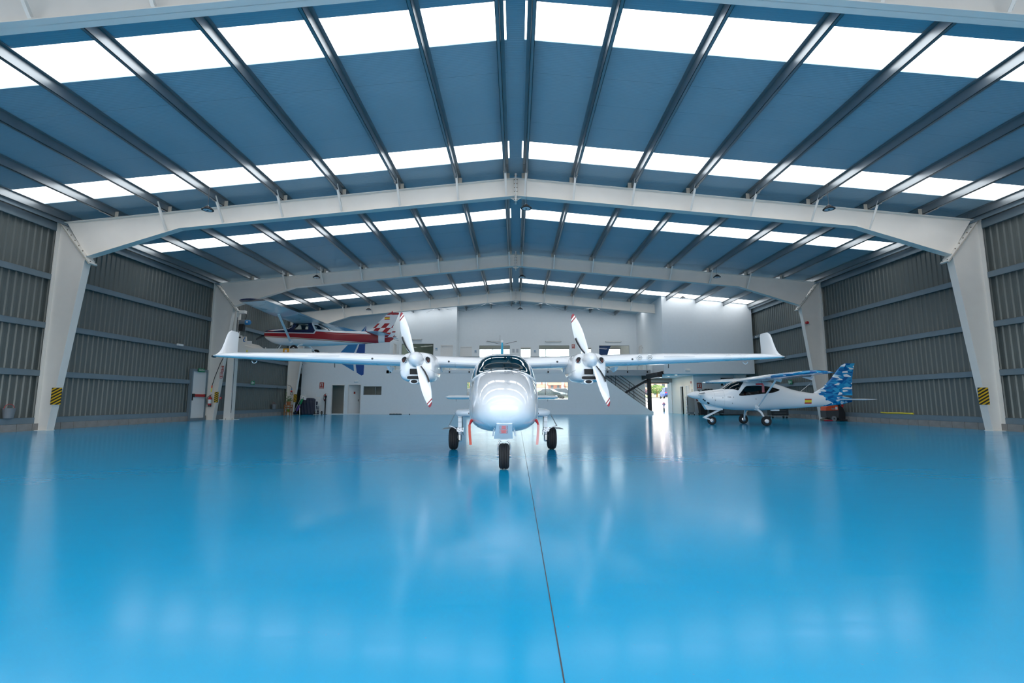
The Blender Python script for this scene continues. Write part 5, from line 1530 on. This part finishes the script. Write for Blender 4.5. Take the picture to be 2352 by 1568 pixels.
t = thing('covered_machine', 'machine under a dark navy tarpaulin left of the ground floor doors', 'covered machine', (-14.72, 34.64, 0))
F_ = Fus([(0, .30, .0, .9, .5, 5, 9), (.1, .42, 0, 1.05, .5, 4, 9), (.5, .46, 0, 1.18, .5, 3.6, 9), (.8, .44, 0, 1.16, .5, 3.6, 9), (1.0, .36, 0, 1.0, .5, 4, 9)])
mb = F_.body(0, 1.0, 30, 60)
nv = []
for (px, py, pz) in mb.v:
    wv = .02 * math.sin(py * 31 + pz * 3) + .015 * math.sin(px * 40 + pz * 5)
    fl_ = 1 + .16 * (1 - pz / 1.2)
    nv.append((py * 1.0 * fl_ - .55 + wv * .4, px * .62 * fl_ + wv * .5, max(0, pz)))
mb.v = nv
mb.build('tarpaulin', m_tarp, t, smooth=60)
MB().tube([(-.45, -.33, .9), (-.2, -.36, .86), (.1, -.36, .9), (.35, -.32, .88)], .008, 6).build('tie_cord', m_dark, t)
t = thing('cloth', 'white cloth draped over the top of the leaning hand truck', 'cloth', (-14.9, 34.0, 1.34))
for dx, dz, w, h in ((-.1, .0, .16, .22), (.05, .03, .18, .14), (.14, -.06, .12, .24)):
    MB().loft([[(dx - w / 2, -.07 - .01 * k, dz - h * k / 4), (dx + w / 2, -.08 + .015 * k, dz - h * k / 4 - .01), (dx + w / 2, .0, dz - h * k / 4), (dx - w / 2, .01, dz - h * k / 4)] for k in range(5)]).build('fold', m_fabric, t)
MB().box(-.12, .16, -.09, .03, .0, .05).build('fold', m_fabric, t)
t, b, up = hand_truck(-13.95, 34.3, 'upright white hand truck beside the black post', m_signwhite, m_bolt, .06, -PI / 2)
t = thing('rag', 'white rag hanging on the upright hand truck', 'rag', (-13.95, 34.2, 1.0))
for dx, h in ((-.08, .3), (.08, .42)): MB().loft([[(dx - .07, -.02, -h * k / 4 + .25), (dx + .07, -.03 + .01 * (k % 2), -h * k / 4 + .25), (dx + .07, .0, -h * k / 4 + .25), (dx - .07, 0, -h * k / 4 + .25)] for k in range(5)]).build('fold', m_fabric, t)
t = thing('barrier_post', 'thin black post standing left of the grey doorway', 'post', (-13.62, 34.72, 0))
MB().lathe([(.16, 0), (.16, .015), (.03, .03), (.032, .04)], n=20).build('foot', m_black, t, smooth=35); MB().box(-.035, .035, -.03, .03, .03, 1.3).build('pole', m_black, t); MB().box(-.07, .07, -.05, .05, 1.2, 1.34).build('head', m_black, t)

# ------------------------------------------------------------------ right side: scrubber, tool cabinet, workshop things
t = thing('floor_scrubber', 'orange and black floor scrubber under the blue tail by the right column', 'floor scrubber', (15.3, 23.9, 0))
t.scale = (.8, .8, .8)
MB().prism([(-.42, .22), (.3, .22), (.34, .45), (.34, .66), (-.42, .62)], -.28, .28, 'y').build('lower_tank', m_dark, t)
MB().prism([(-.42, .63), (.33, .66), (.33, .93), (.2, .97), (-.12, .96), (-.38, .84)], -.27, .27, 'y').build('upper_tank', m_orange, t)
MB().box(-.03, -.02, -.275, .275, .66, .95).build('lid_seam', m_dark, t)
MB().prism([(.34, .1), (.72, .12), (.75, .5), (.62, .82), (.42, 1.0), (.34, .98)], -.25, .25, 'y').build('rear_housing', m_black, t)
MB().cbox((.22, -.275, .78), (.13, .01, .16)).build('label', m_signwhite, t)
MB().cbox((.03, -.275, .74), (.22, .006, .07)).build('emblem', m_shade, t)
for y in (-.31, .31):
    o = MB().lathe([(.15, -.03), (.155, -.02), (.155, .02), (.15, .03)], (-.0, y, .155), (0, 1, 0), 24).build('wheel', m_bucket, t, smooth=35)
    MB().lathe([(.04, -.035), (.04, .035)], (-.0, y, .155), (0, 1, 0), 12).build('wheel_hub', m_black, o)
MB().lathe([(.27, .02), (.28, .05), (.28, .12), (.1, .16)], (-.32, 0, 0), (0, 0, 1), 24).build('brush_head', m_bolt, t, smooth=35)
MB().bar((-.6, -.3, .05), (-.1, -.33, .05), .03, .06).build('splash_guard', m_darkred, t)
MB().tube([(.5, .1, .95), (.6, .1, 1.15), (.75, .1, 1.12), (.8, .1, .9), (.7, .1, .6)], .025, 8).build('recovery_hose', m_black, t, smooth=60)
for y in (-.2, .2): MB().tube([(.45, y, .95), (.62, y, 1.08), (.78, y, 1.02)], .014, 8).build('push_handle', m_black, t)
MB().bar((.66, -.1, .7), (.72, -.1, 1.0), .1, .05).build('red_cover', m_red, t)
MB().prism([(.36, .03), (.8, .03), (.8, .12), (.4, .12)], -.36, .36, 'y').build('squeegee', m_rubber, t)

def tool_cabinet(x, y, w, d, h, lb, drawers=5):
    t = thing('tool_cabinet', lb, 'tool cabinet', (x, y, 0))
    MB().box(-w / 2, w / 2, -d / 2 + .02, d / 2, .16, h).build('body', m_black, t)
    for k in range(drawers):
        z0 = .2 + (h - .26) * k / drawers; z1 = .2 + (h - .26) * (k + 1) / drawers - .015
        dr = MB().box(-w / 2 + .03, w / 2 - .03, -d / 2, -d / 2 + .02, z0, z1).build('drawer', m_dark, t)
        MB().bar((-w * .35, -d / 2 - .012, z1 - .03), (w * .35, -d / 2 - .012, z1 - .03), .012, .015).build('handle', m_shade, dr)
    for sx in (-1, 1):
        for sy in (-1, 1):
            c = (sx * (w / 2 - .08), sy * (d / 2 - .08))
            o = MB().lathe([(.055, -.02), (.06, 0), (.055, .02)], (c[0], c[1], .06), (0, 1, 0), 14).build('caster', m_rubber, t)
            MB().box(c[0] - .03, c[0] + .03, c[1] - .03, c[1] + .03, .08, .16).build('fork', m_chrome, o)
tool_cabinet(14.9, 27.9, .95, .5, .95, 'black tool cabinet on casters seen under the white fuselage near its tail')
tool_cabinet(13.65, 33.3, .8, .5, .98, 'black tool cabinet against the shaded workshop wall behind the nose wheel', 4)
t = thing('waste_bin', 'black plastic wheeled bin beside the stainless tank', 'bin', (12.72, 33.3, 0))
MB().loft([[(sx * w, sy * d, z) for sx, sy in ((-1, -1), (1, -1), (1, 1), (-1, 1))] for z, w, d in ((.03, .2, .18), (.8, .26, .26))]).build('body', m_rubber, t)
MB().loft([[(sx * w, sy * d, z) for sx, sy in ((-1, -1), (1, -1), (1, 1), (-1, 1))] for z, w, d in ((.8, .29, .29), (.86, .28, .28), (.9, .2, .2))]).build('lid', m_rubber, t)
for sx in (-1, 1): MB().lathe([(.08, -.02), (.085, 0), (.08, .02)], (sx * .2, .22, .08), (1, 0, 0), 14).build('wheel', m_rubber, t)
t = thing('stainless_tank', 'tall stainless steel tank on small wheels in front of the hall door', 'tank', (12.05, 33.9, 0))
MB().box(-.18, .26, -.22, .22, .2, 1.3).build('body', m_steel, t)
MB().tube([(-.24, -.1, .1), (-.24, -.1, 1.25)], .06, 12).build('side_pipe', m_chrome, t, smooth=60)
for x in (-.1, .05, .2): MB().lathe([(.03, 0), (.03, .08), (.015, .1)], (x, 0, 1.3), n=10).build('fitting', m_chrome, t)
MB().box(-.1, .22, -.2, .2, .02, .2).build('drip_pan', m_bucket, t)
MB().bar((-.35, -.2, .12), (-.05, -.2, .04), .03, .03).build('outlet', m_steel, t)
for x in (-.14, .22): MB().lathe([(.04, -.015), (.04, .015)], (x, -.2, .04), (0, 1, 0), 12).build('caster', m_rubber, t)
t = thing('wall_screen', 'dark wall monitor on the shaded workshop wall above the wing root', 'monitor', (14.75, 34.02, 2.3))
MB().box(-.42, .42, -.06, .0, -.27, .27).build('casing', m_black, t); MB().box(-.39, .39, -.066, -.06, -.24, .24).build('screen', m_airdark, t); MB().box(-.1, .1, 0, .08, -.1, .1).build('bracket', m_black, t)
t = thing('compressor_case', 'black boxy machine on a shelf behind the nose of the white aeroplane', 'machine', (13.35, 33.75, 1.32))
MB().box(-.38, .38, -.22, .22, 0, .42).build('body', m_black, t); MB().box(-.3, .3, -.225, -.22, .08, .3).build('front_grille', m_dark, t)
for k in range(3): MB().cbox((-.2 + k * .2, 0, .45), (.1, .2, .06)).build('cap', m_dark, t)
t = thing('wall_shelf', 'grey shelf on brackets behind the nose of the white aeroplane', 'shelf', (13.35, 33.8, 1.28))
MB().box(-.55, .55, -.28, .3, 0, .035).build('board', m_shade, t)
for x in (-.45, .45): MB().prism([(.3, 0), (-.2, 0), (.3, -.25)], x - .015, x + .015, 'x').build('bracket', m_dark, t)
t = thing('storage_cabinet', 'tall pale metal cabinet against the shaded workshop wall', 'cabinet', (14.87, 33.75, 0))
MB().box(-.75, .75, -.2, .3, .05, .85).build('body', m_shade, t)
for k in range(3):
    dr = MB().box(-.73 + k * .49, -.26 + k * .49, -.22, -.2, .08, .82).build('door', m_girt, t); MB().cbox((-.3 + k * .49, -.235, .5), (.02, .03, .12)).build('handle', m_dark, dr)
MB().box(-.7, .7, -.15, .25, 0, .05).build('plinth', m_dark, t)
t = thing('wall_switch_box', 'small grey box under the red sign on the workshop wall', 'switch box', (12.78, 34.1, 1.62))
MB().box(-.08, .08, -.06, 0, -.1, .1).build('casing', m_shade, t); MB().cbox((0, -.065, .03), (.05, .01, .04)).build('switch', m_dark, t)
t = thing('electrical_panel', 'cream electrical panel beside the closed hall door', 'panel', (12.45, 34.6, 1.5), -PI / 2)
MB().box(-.25, .25, -.05, 0, -.3, .3).build('casing', m_cream_wall, t); MB().box(-.22, .22, -.056, -.05, -.27, .27).build('cover', m_door, t)
t = thing('hall_sign', 'small red sign high on the cream hall wall', 'sign', (12.45, 34.55, 2.18), -PI / 2)
MB().box(-.12, .12, -.01, 0, -.2, .2).build('plate', m_signwhite, t); MB().box(-.1, .1, -.014, -.01, .02, .18).build('mark', m_signred, t)
t = thing('yellow_tube', 'yellow tube lying on the right wall ledge', 'tube', (15.98, 20.9, .46))
MB().tube([(0, -1.0, 0), (0, -.5, .01), (0, .2, -.005), (0, .6, .015)], .028, 8).build('tube', m_yellow, t, smooth=60); MB().tube([(0, -1.12, .0), (0, -.98, 0)], .036, 8).build('nozzle', m_yellow, t)
t = thing('alarm_siren', 'red alarm siren high on the second right column', 'siren', (15.05, 24.85, 4.98))
MB().lathe([(.06, 0), (.08, .02), (.08, .1), (.05, .14)], (0, .0, 0), (0, -1, 0), 16).build('body', m_red, t, smooth=40); MB().box(-.05, .2, .0, .04, -.04, .04).build('bracket', m_frame, t)
t = thing('security_camera', 'small white security camera on the right wall behind the winglet', 'camera', (15.9, 31.6, 5.15))
MB().lathe([(.05, 0), (.055, .02), (.055, .18), (.03, .2)], (-.1, .05, 0), (-.4, -1, -.2), 14).build('body', m_signwhite, t, smooth=40); MB().tube([(.06, .05, .05), (-.1, .0, 0)], .02, 8).build('arm', m_signwhite, t)
t = thing('wall_sensor', 'tiny white sensor on the edge of the left office wall', 'sensor', (-15.5, 35.0, 3.6))
MB().box(-.04, .04, -.08, 0, -.05, .06).build('body', m_signwhite, t); MB().cbox((0, -.082, 0), (.04, .01, .05)).build('lens', m_dark, t)

# ------------------------------------------------------------------ outside: ground, cars, trees, houses
m_apron = M('apron_concrete', (.46, .44, .41), .9, var=.1, scale=1.2)
m_ground = M('pale_paving', (.3, .28, .25), .9, var=.1, scale=1.2, bmp=.1)
m_grass = M('lawn', (.2, .3, .06), .95, var=.35, scale=3)
m_brick = M('house_brick', (.5, .2, .12), .9, var=.15, scale=4)
m_render = M('house_render', (.72, .5, .34), .9, var=.08)
m_paleh = M('house_pale', (.7, .68, .62), .9, var=.08)
m_win = M('house_window', (.06, .08, .1), .2)
gy = lambda y: 0 if y < 46 else min(1.3, (y - 46) * .075) + max(0, y - 70) * .012
ys = [39.15, 42.2, 46, 54, 60, 63.4, 70, 90, 130, 400]
mb = MB(); vs = []
for y in ys: vs += [(-250, y, gy(y) - .05), (250, y, gy(y) - .05)]
mb.add(vs, [(2 * i, 2 * i + 1, 2 * i + 3, 2 * i + 2) for i in range(len(ys) - 1)])
gr = tag(mb.build('ground', m_ground), 'pale paved car park outside the back windows', 'ground', kind='structure')
mb = MB(); mb.add([(-250, -120, -.06), (250, -120, -.06), (250, Y0 - .02, -.06), (-250, Y0 - .02, -.06)], [(0, 1, 2, 3)])
tag(mb.build('ground_apron', m_apron), 'pale paved apron outside the open front doorway', 'ground', kind='structure')
mb = MB(); mb.add([(-120, 84, gy(84) + .0), (120, 84, gy(84) + .0), (120, 140, gy(140) + .35), (-120, 140, gy(140) + .35)], [(0, 1, 2, 3)])
tag(mb.build('lawn', m_grass), 'strip of rough grass beyond the car park', 'grass', kind='structure')
mb = MB(); mb.box(-80, 80, 82, 82.3, gy(82) - .05, gy(82) + .12); tag(mb.build('kerb', m_block), 'low kerb along the far side of the car park', 'kerb', kind='structure')

def car(name, lb, x, y, rz, col, L=4.4, Wd=1.8, H=1.46, suv=False):
    t = thing(name, lb, 'car', (x, y, gy(y) - .04), rz)
    pm = M(name + '_paint', col, .4, var=.03, coat=.15)
    hl = L / 2; hood = .95 if not suv else 1.05; tail = .98 if not suv else 1.0
    # lower body, lofted along local x (front at +x)
    st = [(-hl, .55, .78, .7), (-hl + .06, .38, .92, .84), (-hl + .5, .28, tail, .9), (-.3, .25, .98, .92), (hl - 1.15, .25, hood, .92), (hl - .4, .27, hood - .12, .88), (hl - .05, .36, hood - .3, .76), (hl, .5, .6, .66)]
    rings = []
    for sx, zb, zt, w in st:
        w *= Wd / 1.84; z1 = lerp(zb, zt, .6)
        rings.append([(sx, -w * .9, zb), (sx, w * .9, zb), (sx, w, lerp(zb, zt, .3)), (sx, w, z1), (sx, w * .86, zt), (sx, -w * .86, zt), (sx, -w, z1), (sx, -w, lerp(zb, zt, .3))])
    MB().loft(rings).build('body', pm, t, smooth=35)
    # cabin: glasshouse then roof
    r0, r1 = (-hl + .35, hl - 1.3) if suv else (-hl + .75, hl - 1.25)
    t0, t1 = (-hl + .6, hl - 2.1) if suv else (-hl + 1.35, hl - 2.1)
    wb, wt = Wd * .43, Wd * .36
    cabin = [[(r0, -wb, .95), (r0, wb, .95), (r1, wb, .93), (r1, -wb, .93)], [(t0, -wt, H - .06), (t0, wt, H - .06), (t1, wt, H - .06), (t1, -wt, H - .06)]]
    MB().loft(cabin).build('windows', m_win, t)
    MB().loft([[(t0 - .03, -wt - .01, H - .08), (t0 - .03, wt + .01, H - .08), (t1 + .03, wt + .01, H - .08), (t1 + .03, -wt - .01, H - .08)], [(t0 + .15, -wt + .1, H), (t0 + .15, wt - .1, H), (t1 - .1, wt - .1, H), (t1 - .1, -wt + .1, H)]]).build('roof', pm, t, smooth=40)
    for s in (-1, 1):
        for (bx, tx) in ((r0, t0), (r1, t1), ((r0 + r1) / 2, (t0 + t1) / 2)):
            MB().bar((bx, s * (wb + .005), .94), (tx, s * (wt + .005), H - .06), .05, .07).build('pillar', pm, t)
        for wx in (-hl + .85, hl - .85):
            wheel(t, 'wheel', (wx, s * (Wd / 2 - .1), .32), .32, .2, .2, None, m_chrome, (0, 1, 0), False)
        MB().cbox((hl - .12, s * Wd * .33, .66), (.2, .3, .12)).build('headlight', m_chrome, t)
        MB().cbox((-hl + .05, s * Wd * .36, .86), (.14, .26, .16)).build('tail_light', m_red, t)
        MB().cbox((hl - 1.55, s * (Wd / 2 + .06), 1.0), (.12, .16, .12)).build('mirror', pm, t)
    MB().cbox((hl - .02, 0, .55), (.06, 1.0, .12)).build('grille', m_black, t)
    MB().cbox((-hl + .0, 0, .72), (.03, .5, .11)).build('number_plate', m_signwhite, t)
    MB().cbox((-hl + .02, 0, .42), (.1, 1.5, .18)).build('rear_bumper', m_black if suv else pm, t)
    return t
car('blue_suv', 'blue SUV seen from behind through the open roller door', 22.9, 73.5, R_(84), (.01, .07, .33), 4.3, 1.85, 1.66, True)
car('green_sedan', 'dark green sedan parked across the ground floor window', 5.0, 69.0, R_(-38), (.012, .035, .034), 4.5, 1.76, 1.42)
car('grey_wagon', 'dark grey car behind the green sedan', 8.0, 77.0, R_(-30), (.06, .08, .09), 4.6, 1.84, 1.58, True)
car('silver_car', 'pale silver car at the left of the parked cars', 2.6, 75.0, R_(-38), (.5, .52, .52), 4.2, 1.75, 1.45)
car('black_car', 'black car just visible left of the cabin through the window', -6.4, 72.0, R_(-40), (.02, .025, .03), 4.3, 1.78, 1.5)
# hydrant with pink hood
t = thing('hydrant', 'pink-hooded fire hydrant standing on the paving outside the exit', 'hydrant', (13.2, 43.6, -.05))
t.scale = (.62, .62, .62)
MB().lathe([(.16, 0), (.16, .04), (.12, .06), (.12, .5), (.15, .52), (.15, .58)], n=18).build('base', m_bolt, t, smooth=35)
MB().lathe([(.09, .58), (.09, .95), (.2, 1.05), (.22, 1.25), (.12, 1.42), (.03, 1.48)], n=18).build('hood', M('faded_pink', (.75, .3, .35), .7), t, smooth=45)
for s in (-1, 1): MB().lathe([(.07, 0), (.07, .12)], (s * .12, 0, 1.15), (s, 0, 0), 12).build('outlet', m_bolt, t)
t = thing('lamp_post', 'slim grey street lamp post outside the exit', 'lamp post', (20.6, 78, gy(78) - .05))
MB().tube([(0, 0, 0), (0, 0, 6.5), (0, -.6, 7.2)], [.14, .09, .06], 12).build('pole', m_shade, t, smooth=60); MB().cbox((0, -.9, 7.2), (.25, .8, .1)).build('lantern', m_shade, t); MB().lathe([(.22, 0), (.2, .25), (.15, .28)], n=14).build('foot', m_shade, t)
def tree(x, y, h, r, mat, lb, n=1700):
    t = thing('tree', lb, 'tree', (x, y, gy(y)), group='trees beyond the car park')
    MB().tube([(0, 0, -.1), (.05, 0, h * .35), (0, .05, h * .7)], [.16, .11, .05], 8).build('trunk', m_wood, t, smooth=60)
    mb = MB()
    for k in range(n):
        while True:
            p = Vector((random.uniform(-1, 1), random.uniform(-1, 1), random.uniform(-1, 1)))
            if p.length < 1: break
        p *= (p.length ** -.45) if p.length > 0 else 1
        if p.length > 1: p.normalize()
        c = Vector((p.x * r, p.y * r, h * .66 + p.z * h * .36))
        a = Vector((random.gauss(0, 1), random.gauss(0, 1), random.gauss(0, 1))).normalized() * random.uniform(.09, .17); b = a.orthogonal().normalized() * .06
        mb.add([c - a, c + b, c + a, c - b], [(0, 1, 2, 3)])
    o = mb.build('foliage', mat, t, recalc=False); o['kind'] = 'stuff'
m_leaf2 = M('foliage_olive', (.11, .2, .04), .8, var=.5, scale=3); m_leaf3 = M('foliage_purple', (.14, .07, .1), .8, var=.4, scale=3)
for x, y, h, r, mt, lb in ((19.2, 97, 5.2, 2.6, m_leaf2, 'green tree left of the lamp post seen through the exit'), (24.0, 101, 4.6, 2.4, m_leaf2, 'green tree right of the lamp post seen through the exit'), (27.5, 95, 2.4, 1.8, m_leaf2, 'round green bush right of the lamp post'),
                           (19.8, 93, 1.8, 1.6, m_leaf3, 'purple shrub low under the green trees'), (23.6, 94, 1.9, 1.7, m_leaf3, 'purple shrub right of the lamp post foot'), (5.2, 118, 1.5, 1.8, m_leaf2, 'low green bush seen over the silver car'), (9.2, 116, 1.4, 1.3, m_leaf3, 'dark shrub behind the grey car'), (-9.5, 100, 4.0, 2.4, m_leaf2, 'green tree at the far left of the car park')):
    tree(x, y, h, r, mt, lb)
def house(x, y, w, d, h, mat, lb, nx, nz, roof=m_brick):
    t = thing('house', lb, 'house', (x, y, gy(y) - .3), group='houses beyond the car park')
    MB().box(-w / 2, w / 2, 0, d, 0, h).build('wall', mat, t)
    MB().prism([(-.4, h), (d + .4, h), (d / 2, h + d * .22)], -w / 2 - .4, w / 2 + .4, 'x').build('roof', roof, t)
    for i in range(nx):
        for k in range(nz):
            cx = -w / 2 + w * (i + .5) / nx; cz = .9 + (h - .6) * k / nz + .7
            o = MB().box(cx - .55, cx + .55, -.06, .02, cz - .7, cz + .7).build('window', m_win, t)
            MB().box(cx - .65, cx + .65, -.12, -.02, cz - .8, cz - .7).build('sill', m_paleh, o)
    MB().box(w * .25, w * .25 + .7, d * .4, d * .4 + .7, h, h + d * .22 + .8).build('chimney', m_brick, t)
house(17.8, 220, 5.5, 9, 5.2, m_brick, 'narrow brown brick house seen over the parked cars', 2, 3)
house(27.0, 214, 9.5, 9, 4.6, m_render, 'orange rendered house right of the brick house', 4, 2)
house(56, 190, 26, 9, 9, m_render, 'orange apartment house seen through the open exit', 8, 3)
house(11.0, 250, 9, 9, 4.6, m_paleh, 'pale far house left of the brick house', 4, 1)
house(-24, 200, 20, 9, 7.0, m_brick, 'far brick house left of the aeroplane cabin', 5, 2)
